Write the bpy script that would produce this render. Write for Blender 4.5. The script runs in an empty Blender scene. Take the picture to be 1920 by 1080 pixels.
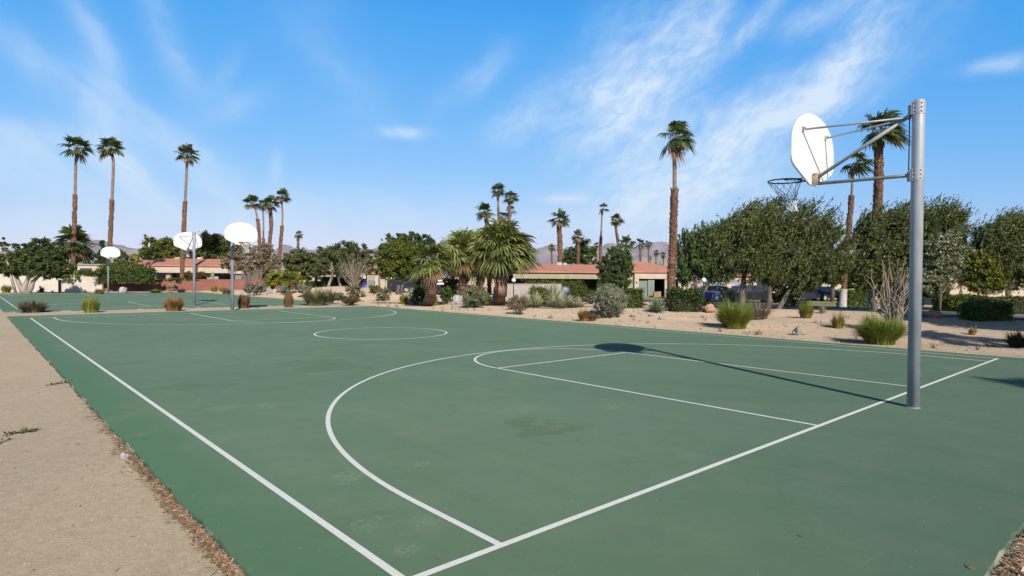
import bpy, math, random
import numpy as np
from mathutils import Vector, Matrix, noise

# ------------------------------------------------------------ camera, world, sun, exposure
SC = bpy.context.scene
COL = SC.collection
F = 1147.47                                   # focal length in pixels of the 1920 px wide photograph
CAM = np.array([-8.8063, -2.7472, 1.6045])
yaw, pit, rol = -0.7277, -0.0171, 0.0075
FW = np.array([-math.sin(yaw)*math.cos(pit), math.cos(yaw)*math.cos(pit), math.sin(pit)])
_r = np.array([math.cos(yaw), math.sin(yaw), 0.0]); _u = np.cross(_r, FW)
RT = _r*math.cos(rol) + _u*math.sin(rol)
UP = -_r*math.sin(rol) + _u*math.cos(rol)
cd = bpy.data.cameras.new('camera'); co = bpy.data.objects.new('camera', cd); COL.objects.link(co)
cd.sensor_width = 36; cd.lens = 36*F/1920; cd.clip_start = 0.1; cd.clip_end = 20000
M = Matrix(((RT[0], UP[0], -FW[0], CAM[0]), (RT[1], UP[1], -FW[1], CAM[1]), (RT[2], UP[2], -FW[2], CAM[2]), (0, 0, 0, 1)))
co.matrix_world = M
SC.camera = co
SC.view_settings.view_transform = 'Standard'; SC.view_settings.look = 'None'
SC.view_settings.gamma = 1; SC.view_settings.exposure = 0.0

SUN = Vector((-0.685, -1.53, 1.0)).normalized()  # direction to the sun
sl = bpy.data.lights.new('sun', 'SUN'); sl.energy = 5.0; sl.angle = math.radians(0.53); sl.color = (1.0, 0.93, 0.82)
so = bpy.data.objects.new('sun', sl); COL.objects.link(so); so.location = (0, -20, 30)
so.rotation_euler = SUN.to_track_quat('Z', 'Y').to_euler()

def ray(px, py):
    return FW + RT*(px-960)/F - UP*(py-540)/F
def azel(px, py):
    d = ray(px, py); d = d/np.linalg.norm(d)
    return math.atan2(d[0], d[1]), math.asin(d[2])

# node helpers -----------------------------------------------------------------
class NT:
    def __init__(s, tree): s.t = tree; s.n = tree.nodes; s.l = tree.links
    def node(s, typ, **kw):
        n = s.n.new(typ)
        for k, v in kw.items(): setattr(n, k, v)
        return n
    def put(s, inp, v):
        if v is None: return
        if hasattr(v, 'links') or isinstance(v, bpy.types.NodeSocket): s.l.new(v, inp)
        else:
            if isinstance(v, (tuple, list)) and inp.type == 'RGBA' and len(v) == 3: v = (*v, 1)
            inp.default_value = v
    def math(s, op, a, b=None, c=None, clamp=False):
        n = s.n.new('ShaderNodeMath'); n.operation = op; n.use_clamp = clamp
        s.put(n.inputs[0], a); s.put(n.inputs[1], b); s.put(n.inputs[2], c)
        return n.outputs[0]
    def vmath(s, op, a, b=None):
        n = s.n.new('ShaderNodeVectorMath'); n.operation = op
        s.put(n.inputs[0], a); s.put(n.inputs[1], b); return n.outputs[0]
    def mix(s, f, a, b, bt='MIX'):
        n = s.n.new('ShaderNodeMix'); n.data_type = 'RGBA'; n.blend_type = bt
        s.put(n.inputs[0], f); s.put(n.inputs[6], a); s.put(n.inputs[7], b); return n.outputs[2]
    def noise(s, vec, scale, detail=3, rough=.5, dist=0):
        n = s.n.new('ShaderNodeTexNoise'); s.put(n.inputs['Vector'], vec)
        n.inputs['Scale'].default_value = scale; n.inputs['Detail'].default_value = detail
        n.inputs['Roughness'].default_value = rough; n.inputs['Distortion'].default_value = dist
        return n.outputs[0]
    def smooth(s, v, a, b, lo=0., hi=1.):
        n = s.n.new('ShaderNodeMapRange'); n.interpolation_type = 'SMOOTHSTEP'
        s.put(n.inputs[0], v); n.inputs[1].default_value = a; n.inputs[2].default_value = b
        n.inputs[3].default_value = lo; n.inputs[4].default_value = hi; return n.outputs[0]
    def comb(s, x, y, z=0.):
        n = s.n.new('ShaderNodeCombineXYZ'); s.put(n.inputs[0], x); s.put(n.inputs[1], y); s.put(n.inputs[2], z); return n.outputs[0]
    def sep(s, v):
        n = s.n.new('ShaderNodeSeparateXYZ'); s.put(n.inputs[0], v); return n.outputs
    def scalev(s, v, k):
        return s.vmath('MULTIPLY', v, k)

# world: Nishita sky plus thin cirrus laid out by azimuth and elevation -----------
W = bpy.data.worlds.new('World'); SC.world = W; W.use_nodes = True
w = NT(W.node_tree); w.n.clear()
sky = w.node('ShaderNodeTexSky'); sky.sky_type = 'NISHITA'; sky.sun_disc = False
sky.sun_elevation = math.asin(SUN.z); sky.sun_rotation = math.atan2(SUN.x, SUN.y)
sky.altitude = 200; sky.air_density = 1.0; sky.dust_density = 0.4; sky.ozone_density = 2.5
tc = w.node('ShaderNodeTexCoord'); d = w.sep(tc.outputs['Generated'])
az = w.math('ARCTAN2', d[0], d[1]); el = w.math('ARCSINE', d[2])
STREAKS = [ # px,py centre; angle of the streak in the picture (deg, up-right positive); half length, half width (px); strength
 (1240,110, 58, 200, 80, .56), (1160,225, 30, 120, 44, .52), (1080,190, 30,150, 60,.30), (1130,60, 70,120, 60,.14), (1330,60,60,140,30,.30),
 (1440,245, 38, 330, 68, .52), (1290,330, 32, 220, 80, .50), (1240,290, 20, 130, 60, .40), (1600,90, 45, 170, 36, .40), (1560,20, 20,150,30,.36), (1420,40, 45,130,22,.36), (1250,395,10,240,45,.36), (1530,180,40,120,30,.35),
 (1870,120, 12, 70, 20, .50), (760,250, 0, 60, 12, .62), (890,150, 40, 80, 26, .30), (430,130, 60, 50, 22, .24),
 (180,70, -65, 110, 34, .34), (320,70, -65, 110, 34, .38), (60,110,-40,110,40,.26), (70,265,-12,140,46,.50), (190,220,-60,110,60,.42), (60,325,-12,170,46,.40),
 (370,305,-38,150,40,.52), (235,330,-50,60,40,.48), (180,410,0,300,54,.30), (520,310,80,34,14,.30), (450,200,20,60,22,.24), (640,120,-50,160,70,.16),
 (420,425,0,480,44,.20), (900,440,0,460,30,.16), (1060,372,0,46,9,.45), (700,390,0,340,40,.22),(960,235,15,60,26,.26)]
base = w.comb(w.math('MULTIPLY', az, 1.0), el)
warp = w.noise(w.comb(w.math('MULTIPLY', az, 5.), w.math('MULTIPLY', el, 9.)), 1.4, 3, .55)
warp2 = w.math('SUBTRACT', warp, 0.5)
total = None
def rot_noise(ang, sc1, sc2, det=6):
    ca, sa = math.cos(ang), math.sin(ang)
    a = w.math('ADD', w.math('MULTIPLY', az, ca), w.math('MULTIPLY', el, sa))
    b = w.math('ADD', w.math('MULTIPLY', az, -sa), w.math('MULTIPLY', el, ca))
    b = w.math('ADD', b, w.math('MULTIPLY', warp2, .05))
    n1 = w.noise(w.comb(w.math('MULTIPLY', a, sc1), w.math('MULTIPLY', b, sc2)), 1.0, det, .62, .5)
    return n1
nR = rot_noise(math.radians(40), 7, 20)
nR2 = rot_noise(math.radians(30), 34, 70, 6)
nL = rot_noise(math.radians(-40), 5, 13)
fR = w.math('ADD', w.math('MULTIPLY', w.smooth(nR, .22, .82), .85), w.math('MULTIPLY', w.smooth(nR2, .36, .70), .36))
fL = w.smooth(nL, .25, .75)
for (px, py, ang, hl, hw, st) in STREAKS:
    A, E_ = azel(px, py); an = math.radians(ang)
    A1, E1 = azel(px+60*math.cos(an), py-60*math.sin(an)); dA, dE = (A1-A), (E1-E_); L = math.hypot(dA, dE)
    ca, sa = dA/L, dE/L; k = L/60.0
    x = w.math('SUBTRACT', az, A); y = w.math('SUBTRACT', el, E_)
    a = w.math('ADD', w.math('MULTIPLY', x, ca/(hl*k)), w.math('MULTIPLY', y, sa/(hl*k)))
    b = w.math('ADD', w.math('MULTIPLY', x, -sa/(hw*k)), w.math('MULTIPLY', y, ca/(hw*k)))
    b = w.math('ADD', b, w.math('MULTIPLY', warp2, 2.2))
    q = w.math('ADD', w.math('MULTIPLY', a, a), w.math('MULTIPLY', b, b))
    g = w.math('MULTIPLY', w.math('EXPONENT', w.math('MULTIPLY', q, -1.0)), st)
    g = w.math('MULTIPLY', g, w.math('ADD', fR if px > 800 else fL, .25))
    total = g if total is None else w.math('ADD', total, g)
total = w.math('MINIMUM', total, 0.85)
ch = w.node('ShaderNodeSeparateColor'); w.l.new(sky.outputs[0], ch.inputs[0])
cR = w.math('MAXIMUM', w.math('MULTIPLY', w.math('SUBTRACT', ch.outputs[0], .92), .95), .12)
cG = w.math('MULTIPLY', w.math('POWER', ch.outputs[1], .60), 1.80)
cB = w.math('MULTIPLY', w.math('POWER', ch.outputs[2], .22), 5.4)
cc = w.node('ShaderNodeCombineColor'); w.put(cc.inputs[0], cR); w.put(cc.inputs[1], cG); w.put(cc.inputs[2], cB)
zen = w.smooth(el, .38, .72, 1.0, .05)            # the deep zenith far above the frame
sc = w.node('ShaderNodeVectorMath'); sc.operation = 'SCALE'; w.l.new(cc.outputs[0], sc.inputs[0]); w.put(sc.inputs['Scale'], zen)
col = w.mix(total, sc.outputs[0], (6.5, 7.5, 8.6))
bg = w.node('ShaderNodeBackground'); bg.inputs[1].default_value = 0.12
w.l.new(col, bg.inputs[0])
wo = w.node('ShaderNodeOutputWorld'); w.l.new(bg.outputs[0], wo.inputs[0])

# ------------------------------------------------------------ terrain
def sstep(a, b, v):
    t = np.clip((np.asarray(v, float)-a)/(b-a), 0, 1); return t*t*(3-2*t)
MOUNDS = [(12.9, 42.0, 6.5, .80), (12.6, 14.5, 3.4, .30), (17.6, 8.6, 4.2, .30), (17, 33, 5, .30), (21, 19, 5, .15), (13.4, 4.6, 2.5, .10), (20,3.5,4,.12)]
def height(x, y):
    x = np.asarray(x, float); y = np.asarray(y, float)
    m = sstep(8.2, 11.5, x)*sstep(-6, 0, y)
    h = np.zeros_like(x)
    for (mx, my, s, a) in MOUNDS: h = h + a*np.exp(-((x-mx)**2+(y-my)**2)/(s*s))
    wob = .05*np.sin(x*.9+1.3*np.sin(y*.55))*np.sin(y*.7+.8)+.03*np.sin(x*2.1+y*1.3)
    h = (h+wob)*m
    far = np.maximum(sstep(23, 44, x)*sstep(-5, 1, x-8), 0)
    h = h*(1-sstep(22, 27, x)) - .50*far
    back = sstep(67, 74, y)*(1-sstep(20, 34, x))
    h = h - .45*back
    return h - .035
def hz(x, y): return float(height(x, y))
def G(px, py):
    d = ray(px, py); t = 1.0; prev = t
    while t < 400:
        P = CAM+d*t
        if P[2] < hz(P[0], P[1]):
            lo, hi = prev, t
            for _ in range(20):
                m = (lo+hi)/2; P = CAM+d*m
                if P[2] < hz(P[0], P[1]): hi = m
                else: lo = m
            return Vector(CAM+d*hi)
        prev = t; t *= 1.01
    return Vector(CAM+d*60)
def AT(px, dep, py=None):           # a point at a given depth; on the ground when py is None
    P = CAM+ray(px, 530 if py is None else py)*dep
    if py is None: P[2] = hz(P[0], P[1])
    return Vector(P)
def DEP(P): return float((np.array(P)-CAM) @ FW)

# ------------------------------------------------------------ object helpers
def tag(o, label=None, cat=None, group=None, kind=None):
    if label: o['label'] = label
    if cat: o['category'] = cat
    if group: o['group'] = group
    if kind: o['kind'] = kind
    return o
def empty(name, loc, label=None, cat=None, group=None, rz=0):
    o = bpy.data.objects.new(name, None); COL.objects.link(o); o.location = loc; o.rotation_euler = (0, 0, rz)
    o.empty_display_size = .2
    return tag(o, label, cat, group)
def link(name, me, parent=None, loc=None):
    o = bpy.data.objects.new(name, me); COL.objects.link(o)
    if parent is not None: o.parent = parent
    if loc is not None: o.location = loc
    return o
class MB:
    def __init__(s): s.v = []; s.f = []; s.m = []; s.k = 0
    def add(s, vs, fs):
        b = len(s.v); s.v += [tuple(v) for v in vs]; s.f += [tuple(i+b for i in f) for f in fs]; s.m += [s.k]*len(fs)
    def box(s, c, size, rz=0, rm=None):
        x, y, z = [a/2 for a in size]
        R = rm or Matrix.Rotation(rz, 3, 'Z'); c = Vector(c)
        vs = [c+R @ Vector(p) for p in ((-x,-y,-z),(x,-y,-z),(x,y,-z),(-x,y,-z),(-x,-y,z),(x,-y,z),(x,y,z),(-x,y,z))]
        s.add(vs, [(0,3,2,1),(4,5,6,7),(0,1,5,4),(1,2,6,5),(2,3,7,6),(3,0,4,7)])
    def tube(s, pts, rad, n=8, cap=True):
        pts = [Vector(p) for p in pts]; m = len(pts)
        if not isinstance(rad, (list, tuple)): rad = [rad]*m
        vs = []
        up = None
        for i, p in enumerate(pts):
            t = (pts[min(i+1, m-1)]-pts[max(i-1, 0)]).normalized()
            if up is None: up = Vector((1, 0, 0)) if abs(t.x) < .8 else Vector((0, 1, 0))
            a = t.cross(up).normalized(); b = a.cross(t).normalized(); up = b
            for k in range(n):
                an = 2*math.pi*k/n; vs.append(p+(a*math.cos(an)+b*math.sin(an))*rad[i])
        fs = [(i*n+k, (i+1)*n+k, (i+1)*n+(k+1) % n, i*n+(k+1) % n) for i in range(m-1) for k in range(n)]
        if cap: fs += [tuple(range(n)), tuple((m-1)*n+k for k in reversed(range(n)))]
        s.add(vs, fs)
    def prism(s, poly, y0, y1, ax='y'):       # polygon (a,b) extruded along an axis
        n = len(poly)
        def P(a, b, c): return {'y': (a, c, b), 'x': (c, a, b), 'z': (a, b, c)}[ax]
        vs = [P(a, b, y0) for a, b in poly]+[P(a, b, y1) for a, b in poly]
        fs = [tuple(range(n)), tuple(n+i for i in reversed(range(n)))]+[(i, i+n, (i+1) % n+n, (i+1) % n) for i in range(n)]
        s.add(vs, fs)
    def ball(s, c, r, n=12, sq=(1,1,1), jit=0, rng=None):
        c = Vector(c); rings = n//2; vs = []; 
        for i in range(rings+1):
            th = math.pi*i/rings
            for k in range(n):
                ph = 2*math.pi*k/n; q = Vector((math.sin(th)*math.cos(ph), math.sin(th)*math.sin(ph), math.cos(th)))
                rr = r*(1+jit*noise.noise(q*1.7+Vector((c.x*7, c.y*3, 2)))*2)
                vs.append(c+Vector((q.x*sq[0], q.y*sq[1], q.z*sq[2]))*rr)
        fs = [(i*n+k, (i+1)*n+k, (i+1)*n+(k+1) % n, i*n+(k+1) % n) for i in range(rings) for k in range(n)]
        s.add(vs, fs)
    def mesh(s, name, mats, smooth=False, off=None):
        me = bpy.data.meshes.new(name)
        vs = s.v if off is None else [(a-off[0], b-off[1], c-off[2]) for a, b, c in s.v]
        me.from_pydata(vs, [], s.f)
        if not isinstance(mats, (list, tuple)): mats = [mats]
        for m in mats: me.materials.append(m)
        if len(mats) > 1: me.polygons.foreach_set('material_index', s.m)
        if smooth: me.polygons.foreach_set('use_smooth', [True]*len(s.f))
        me.update(); return me
    def build(s, name, mats, parent=None, smooth=False, loc=None, off=None):
        return link(name, s.mesh(name, mats, smooth, off), parent, loc)
def quadmesh(name, V, mat):                  # V: (n,4,3) array of separate quads
    n = len(V); me = bpy.data.meshes.new(name)
    me.vertices.add(n*4); me.vertices.foreach_set('co', np.ascontiguousarray(V, dtype=np.float32).reshape(-1))
    me.loops.add(n*4); me.loops.foreach_set('vertex_index', np.arange(n*4, dtype=np.int32))
    me.polygons.add(n); me.polygons.foreach_set('loop_start', np.arange(0, n*4, 4, dtype=np.int32))
    me.materials.append(mat); me.update(calc_edges=True); return me

# ------------------------------------------------------------ materials
def newmat(name, rough=.8, spec=.3):
    m = bpy.data.materials.new(name); m.use_nodes = True; t = NT(m.node_tree)
    p = t.n['Principled BSDF']; p.inputs['Roughness'].default_value = rough; p.inputs['Specular IOR Level'].default_value = spec
    return m, t, p
def bump(t, p, h, dist=.01, st=1.0):
    b = t.node('ShaderNodeBump'); b.inputs['Distance'].default_value = dist; b.inputs['Strength'].default_value = st
    t.put(b.inputs['Height'], h); t.l.new(b.outputs[0], p.inputs['Normal']); return b
def pos(t, obj=False):
    if obj: return t.node('ShaderNodeTexCoord').outputs['Object']
    return t.node('ShaderNodeNewGeometry').outputs['Position']
def simple(name, c1, c2=None, scale=4., rough=.8, spec=.3, b=0., metal=0., lo=.35, hi=.65, obj=False, stretch=None):
    m, t, p = newmat(name, rough, spec); c2 = c2 or tuple(x*.8 for x in c1)
    v = pos(t, obj)
    if stretch: v = t.scalev(v, stretch)
    n = t.noise(v, scale, 5, .6)
    t.put(p.inputs['Base Color'], t.mix(t.smooth(n, lo, hi), c1, c2)); p.inputs['Metallic'].default_value = metal
    if b: bump(t, p, n, b)
    return m
def leafmat(name, c1, c2, c3=None, scale=.5, trans=.22, tipc=None):
    m = bpy.data.materials.new(name); m.use_nodes = True; t = NT(m.node_tree); p = t.n['Principled BSDF']
    g = t.node('ShaderNodeNewGeometry'); r = g.outputs['Random Per Island']
    n = t.noise(g.outputs['Position'], scale, 2, .5)
    n5 = t.noise(g.outputs['Position'], scale*3.2, 2, .5)
    f = t.math('ADD', t.math('MULTIPLY', r, .42), t.math('ADD', t.math('MULTIPLY', t.smooth(n, .3, .7), .36), t.math('MULTIPLY', t.smooth(n5, .35, .65), .36)), clamp=True)
    c = t.mix(f, c1, c2)
    if c3: c = t.mix(t.smooth(r, .78, .92), c, c3)
    p.inputs['Roughness'].default_value = .55; p.inputs['Specular IOR Level'].default_value = .25
    t.put(p.inputs['Base Color'], c)
    tr = t.node('ShaderNodeBsdfTranslucent'); t.put(tr.inputs[0], t.mix(1., c, (1.0, 1.0, .55), 'MULTIPLY'))
    mx = t.node('ShaderNodeMixShader'); mx.inputs[0].default_value = trans
    t.l.new(p.outputs[0], mx.inputs[1]); t.l.new(tr.outputs[0], mx.inputs[2])
    t.l.new(mx.outputs[0], t.n['Material Output'].inputs[0]); return m

def sand_mat():
    m, t, p = newmat('sand', .95, .1); p.inputs['Diffuse Roughness'].default_value = .9
    P = pos(t)
    n1 = t.noise(P, .35, 4, .6); n2 = t.noise(P, 5., 5, .7); n3 = t.noise(P, 60., 4, .75); n4 = t.noise(P, 190., 2, .6)
    s = t.sep(P)
    pink = t.smooth(t.math('ADD', s[0], t.math('MULTIPLY', n1, 2.)), 7.0, 11.0)
    gray = t.mix(t.smooth(n1, .35, .65), (.335, .282, .210), (.290, .248, .188))
    warm = t.mix(t.smooth(n1, .35, .65), (.54, .405, .290), (.44, .335, .242))
    c = t.mix(pink, gray, warm)
    c = t.mix(t.math('MULTIPLY', t.smooth(n2, .45, .72), .6), c, (.30, .225, .155))
    n6 = t.noise(P, 17., 4, .7); c = t.mix(t.math('MULTIPLY', t.smooth(n6, .50, .66), .35), c, (.24, .185, .13)); c = t.mix(t.math('MULTIPLY', t.smooth(n6, .48, .34), .25), c, (.50, .42, .33))
    c = t.mix(t.math('MULTIPLY', t.smooth(n3, .52, .70), .6), c, (.22, .17, .125))
    c = t.mix(t.math('MULTIPLY', t.smooth(n3, .48, .30), .45), c, (.62, .53, .43))
    c = t.mix(t.math('MULTIPLY', t.smooth(n4, .60, .72), .6), c, (.20, .15, .11))
    t.put(p.inputs['Base Color'], c)
    h = t.math('ADD', t.math('MULTIPLY', n3, .6), t.math('ADD', t.math('MULTIPLY', n4, .3), t.math('MULTIPLY', n2, 1.2)))
    bump(t, p, h, .012); return m
SPOTS = [(343,725,.34,.9), (430,722,.14,.6), (605,690,.55,.9),(560,681,.45,.5),(625,678,.4,.8), (697,689,.2,.8), (250,680,.25,.5),(255,629,.45,.6),(205,640,.5,.4),(1020,803,.34,.9),(975,792,.25,.8),(1070,800,.25,.6),(1163,815,.06,.8),
         (1495,875,.05,.9),(650,985,.25,.35),(950,640,.5,.3),(1085,625,.4,.25),(160,613,.8,.35)]
CHIPS = [(420,766,.22),(268,815,.12),(665,890,.20),(700,648,.4),(1040,800,.16),(990,700,.2),(680,990,.16),(800,985,.16),(500,760,.18),(790,870,.08),(600,700,.2),(760,1030,.12),(1150,765,.15),(1790,690,.5),(640,895,.1),(340,600,.5)]
def court_mat():
    m, t, p = newmat('court_green', .82, .28); p.inputs['Diffuse Roughness'].default_value = 1.0
    P = pos(t); s = t.sep(P)
    n1 = t.noise(P, .22, 4, .55); n2 = t.noise(P, 1.6, 5, .65); n3 = t.noise(P, 14., 4, .65); n4 = t.noise(P, 120., 3, .6)
    c = t.mix(t.smooth(n1, .32, .68), (0.070, 0.124, 0.078), (0.086, 0.136, 0.091))
    c = t.mix(t.math('MULTIPLY', t.smooth(n2, .42, .72), .45), c, (0.106, 0.150, 0.104))
    c = t.mix(t.math('MULTIPLY', t.smooth(n3, .55, .75), .30), c, (0.061, 0.098, 0.052))
    # long faint roller streaks of the coating
    st = t.noise(t.scalev(P, (6., .35, 1.)), 1.0, 3, .6)
    c = t.mix(t.math('MULTIPLY', t.smooth(st, .5, .75), .25), c, (0.064, 0.105, 0.061))
    # fresher green along the slab rim
    ex = t.math('SUBTRACT', 7.65, t.math('ABSOLUTE', s[0]))
    rim = t.smooth(t.math('ADD', ex, t.math('MULTIPLY', t.math('SUBTRACT', n2, .5), .25)), .05, .9, .8, 0.)
    c = t.mix(rim, c, (.055, .118, .064))
    wv = t.math('SUBTRACT', t.noise(P, 3.2, 4, .6), .5)
    for (px, py, r, a) in SPOTS:
        d = ray(px, py); q = CAM+d*(-CAM[2]/d[2])
        vn = t.n.new('ShaderNodeVectorMath'); vn.operation = 'DISTANCE'; t.put(vn.inputs[0], P); vn.inputs[1].default_value = (q[0], q[1], 0.)
        e = t.math('ADD', vn.outputs['Value'], t.math('MULTIPLY', wv, r*2.6))
        c = t.mix(t.math('MULTIPLY', t.smooth(e, r*.80, r*.92, 1., 0.), .48*a), c, (.056, .098, .048))
    nc = t.noise(P, 17., 5, .75); edge = t.math('ABSOLUTE', t.math('SUBTRACT', nc, .5))
    for (px, py, r) in CHIPS:
        d = ray(px, py); q = CAM+d*(-CAM[2]/d[2])
        vn = t.n.new('ShaderNodeVectorMath'); vn.operation = 'DISTANCE'; t.put(vn.inputs[0], P); vn.inputs[1].default_value = (q[0], q[1], 0.)
        mk = t.math('MULTIPLY', t.smooth(t.math('ADD', vn.outputs['Value'], t.math('MULTIPLY', wv, r*3.5)), r*.3, r*1.1, 1., 0.), t.smooth(edge, .004, .014, 1., 0.))
        c = t.mix(t.math('MULTIPLY', mk, .5), c, (.34, .39, .31))
    vo = t.node('ShaderNodeTexVoronoi'); vo.feature = 'DISTANCE_TO_EDGE'; vo.inputs['Scale'].default_value = .42
    wp = t.node('ShaderNodeTexNoise'); wp.inputs['Scale'].default_value = 1.1; wp.inputs['Detail'].default_value = 6; t.l.new(P, wp.inputs[0])
    t.l.new(t.vmath('ADD', P, t.scalev(wp.outputs['Color'], (1.6, 1.6, 0.))), vo.inputs['Vector'])
    ck = t.math('MULTIPLY', t.smooth(vo.outputs['Distance'], .0008, .0042, 1., 0.), t.smooth(t.noise(P, .55, 3, .6), .54, .64))
    c = t.mix(t.math('MULTIPLY', ck, .5), c, (.055, .085, .05))
    sc1 = t.noise(t.scalev(P, (3., 34., 1.)), 1., 4, .7, .6); sc2 = t.noise(t.scalev(P, (30., 4., 1.)), 1., 4, .7, .8)
    sm = t.smooth(t.noise(P, .8, 4, .6), .50, .66)
    c = t.mix(t.math('MULTIPLY', t.math('MULTIPLY', t.smooth(sc1, .64, .72), sm), .35), c, (.20, .25, .18))
    c = t.mix(t.math('MULTIPLY', t.math('MULTIPLY', t.smooth(sc2, .66, .73), sm), .30), c, (.06, .095, .055))
    c = t.mix(t.math('MULTIPLY', t.smooth(t.noise(P, .6, 6, .75), .52, .70), .22), c, (.145, .180, .128))
    ns = t.noise(P, 42., 2, .5)
    c = t.mix(t.math('MULTIPLY', t.smooth(ns, .735, .76), .7), c, (.38, .42, .34))
    t.put(p.inputs['Base Color'], c); t.put(p.inputs['Roughness'], t.smooth(n2, .2, .8, .72, .9))
    bump(t, p, t.math('ADD', n4, t.math('MULTIPLY', n3, 2.)), .0018); return m
def line_mat():
    m, t, p = newmat('line_paint', .7, .3); P = pos(t)
    n = t.noise(P, 9., 5, .7); n2 = t.noise(P, 70., 3, .7)
    c = t.mix(t.math('MULTIPLY', t.smooth(n, .45, .75), .5), (.88, .87, .80), (.72, .74, .67))
    c = t.mix(t.math('MULTIPLY', t.smooth(n2, .60, .70), .7), c, (.24, .32, .24))
    t.put(p.inputs['Base Color'], c); bump(t, p, n2, .0015); return m

M_SAND = sand_mat(); M_COURT = court_mat(); M_LINE = line_mat()
M_CONC = simple('slab_edge', (.085, .13, .085), (.34, .32, .26), 1.7, b=.01, lo=.50, hi=.62)
M_ASPH = simple('asphalt', (.075, .078, .085), (.055, .056, .06), 1.5, rough=.9, b=.004)
M_PATH = simple('path_dust', (.40, .33, .27), (.34, .28, .22), 2., rough=.95)
M_KERB = simple('kerb_concrete', (.42, .40, .37), (.33, .31, .28), 3.)
M_LAWN = simple('dry_lawn', (.34, .30, .12), (.22, .24, .07), .6, rough=.95)
M_HILL = simple('hill_rock', (.40, .35, .37), (.31, .275, .31), .004, rough=1., spec=0., b=30., obj=False)
M_GALV = simple('galvanised_steel', (.43, .46, .48), (.32, .35, .375), 5., rough=.5, spec=.5, metal=.15, stretch=(1, 1, .3), lo=.38, hi=.66)
M_GALV2 = simple('rusty_pipe', (.34, .33, .32), (.30, .22, .17), 6., rough=.55, metal=.3, lo=.45, hi=.7)
M_DARK = simple('dark_steel', (.03, .03, .033), (.05, .035, .03), 8., rough=.5)
M_ORANGE = simple('rim_orange', (.42, .10, .06), (.25, .07, .05), 8., rough=.5)
M_BOARD = simple('board_white', (.84, .84, .81), (.78, .78, .75), 2., rough=.45, spec=.4)
M_NET = simple('net_cord', (.72, .73, .74), (.50, .52, .55), 12.)
M_NETD = simple('net_cord_weathered', (.16, .17, .19), (.30, .31, .33), 9.)
M_STUCCO = simple('stucco_cream', (.60, .50, .38), (.54, .45, .34), 1.2, b=.004)
M_STUCCO2 = simple('stucco_tan_and_shaded', (.42, .37, .28), (.37, .33, .25), 1.2, b=.004)
M_WHITEW = simple('painted_block', (.70, .62, .53), (.62, .55, .47), .8, b=.004)
M_GREYP = simple('grey_paint', (.25, .28, .27), (.22, .25, .24), 1.)
M_BLOCK = simple('grey_block', (.46, .40, .37), (.38, .33, .31), 2., b=.005)
M_GLASS = simple('dark_window', (.02, .025, .03), (.05, .06, .07), .7, rough=.08, spec=.6)
M_INSIDE_SHADE = simple('interior_shade', (.025, .022, .02), (.04, .035, .03), 1.)  # near-black walls: the shade of porches and openings put into the colour
M_WOOD = simple('weathered_post', (.28, .22, .17), (.20, .15, .11), 6., b=.01, stretch=(1, 1, .15))
M_BARK = simple('bark', (.20, .16, .125), (.12, .095, .075), 5., b=.03, stretch=(1, 1, .35))
M_BARKP = simple('pale_bark', (.42, .37, .31), (.27, .23, .19), 5., b=.03, stretch=(1, 1, .35))
M_PALMLO = simple('palm_boots', (.265, .150, .088), (.115, .062, .040), 7., rough=.95, b=.05)
M_PALMUP = simple('palm_smooth', (.33, .235, .175), (.22, .155, .115), 1., b=.02, stretch=(.4, .4, 9.))
M_PALMBASE = simple('palm_base_red', (.37, .22, .15), (.22, .12, .08), 1., b=.03, stretch=(.6, .6, 9.))
M_WASH = simple('whitewash', (.50, .48, .44), (.36, .33, .29), 5., b=.01)
M_ROCKW = simple('rock_pale', (.52, .50, .49), (.34, .34, .36), 3., b=.04)
M_ROCKO = simple('rock_pink', (.50, .31, .22), (.36, .22, .16), 3., b=.04)
M_ROCKG = simple('rock_grey', (.42, .43, .38), (.28, .28, .25), 3., b=.04)
M_PURPLE = simple('purple_paint', (.10, .06, .55), (.08, .05, .46), 3., rough=.35)
M_WHITE = simple('white_paint', (.8, .8, .8), (.72, .72, .72), 3., rough=.4)
M_GLOBE = simple('globe_acrylic', (.85, .85, .83), (.80, .80, .78), 3., rough=.3)
M_TYRE = simple('tyre', (.02, .02, .02), (.03, .03, .03), 6.)
M_CARW = simple('car_white', (.70, .71, .72), (.66, .67, .68), 1., rough=.25, spec=.6)
M_CARD = simple('car_dark_blue', (.018, .026, .055), (.015, .02, .045), 1., rough=.35, spec=.6)
M_CARG = simple('car_silver', (.16, .17, .19), (.13, .14, .16), 1., rough=.25, spec=.6)
M_CARK = simple('car_black', (.025, .025, .03), (.02, .02, .022), 1., rough=.22, spec=.6)
M_CARDB = simple('cardboard', (.45, .25, .11), (.36, .20, .09), 3.)
def tile_mat():
    m, t, p = newmat('roof_tile', .85, .2); P = pos(t)
    n = t.noise(P, 1.3, 4, .6); n2 = t.noise(P, 14., 2, .6)
    c = t.mix(t.smooth(n, .3, .7), (.63, .29, .20), (.54, .24, .165)); c = t.mix(t.math('MULTIPLY', t.smooth(n2, .5, .7), .4), c, (.78, .36, .25))
    t.put(p.inputs['Base Color'], c)
    wv = t.node('ShaderNodeTexWave'); wv.wave_type = 'BANDS'; wv.bands_direction = 'DIAGONAL'; wv.inputs['Scale'].default_value = 1.2
    t.l.new(P, wv.inputs[0]); bump(t, p, wv.outputs[1], .04); return m
M_TILE = tile_mat()
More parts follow.
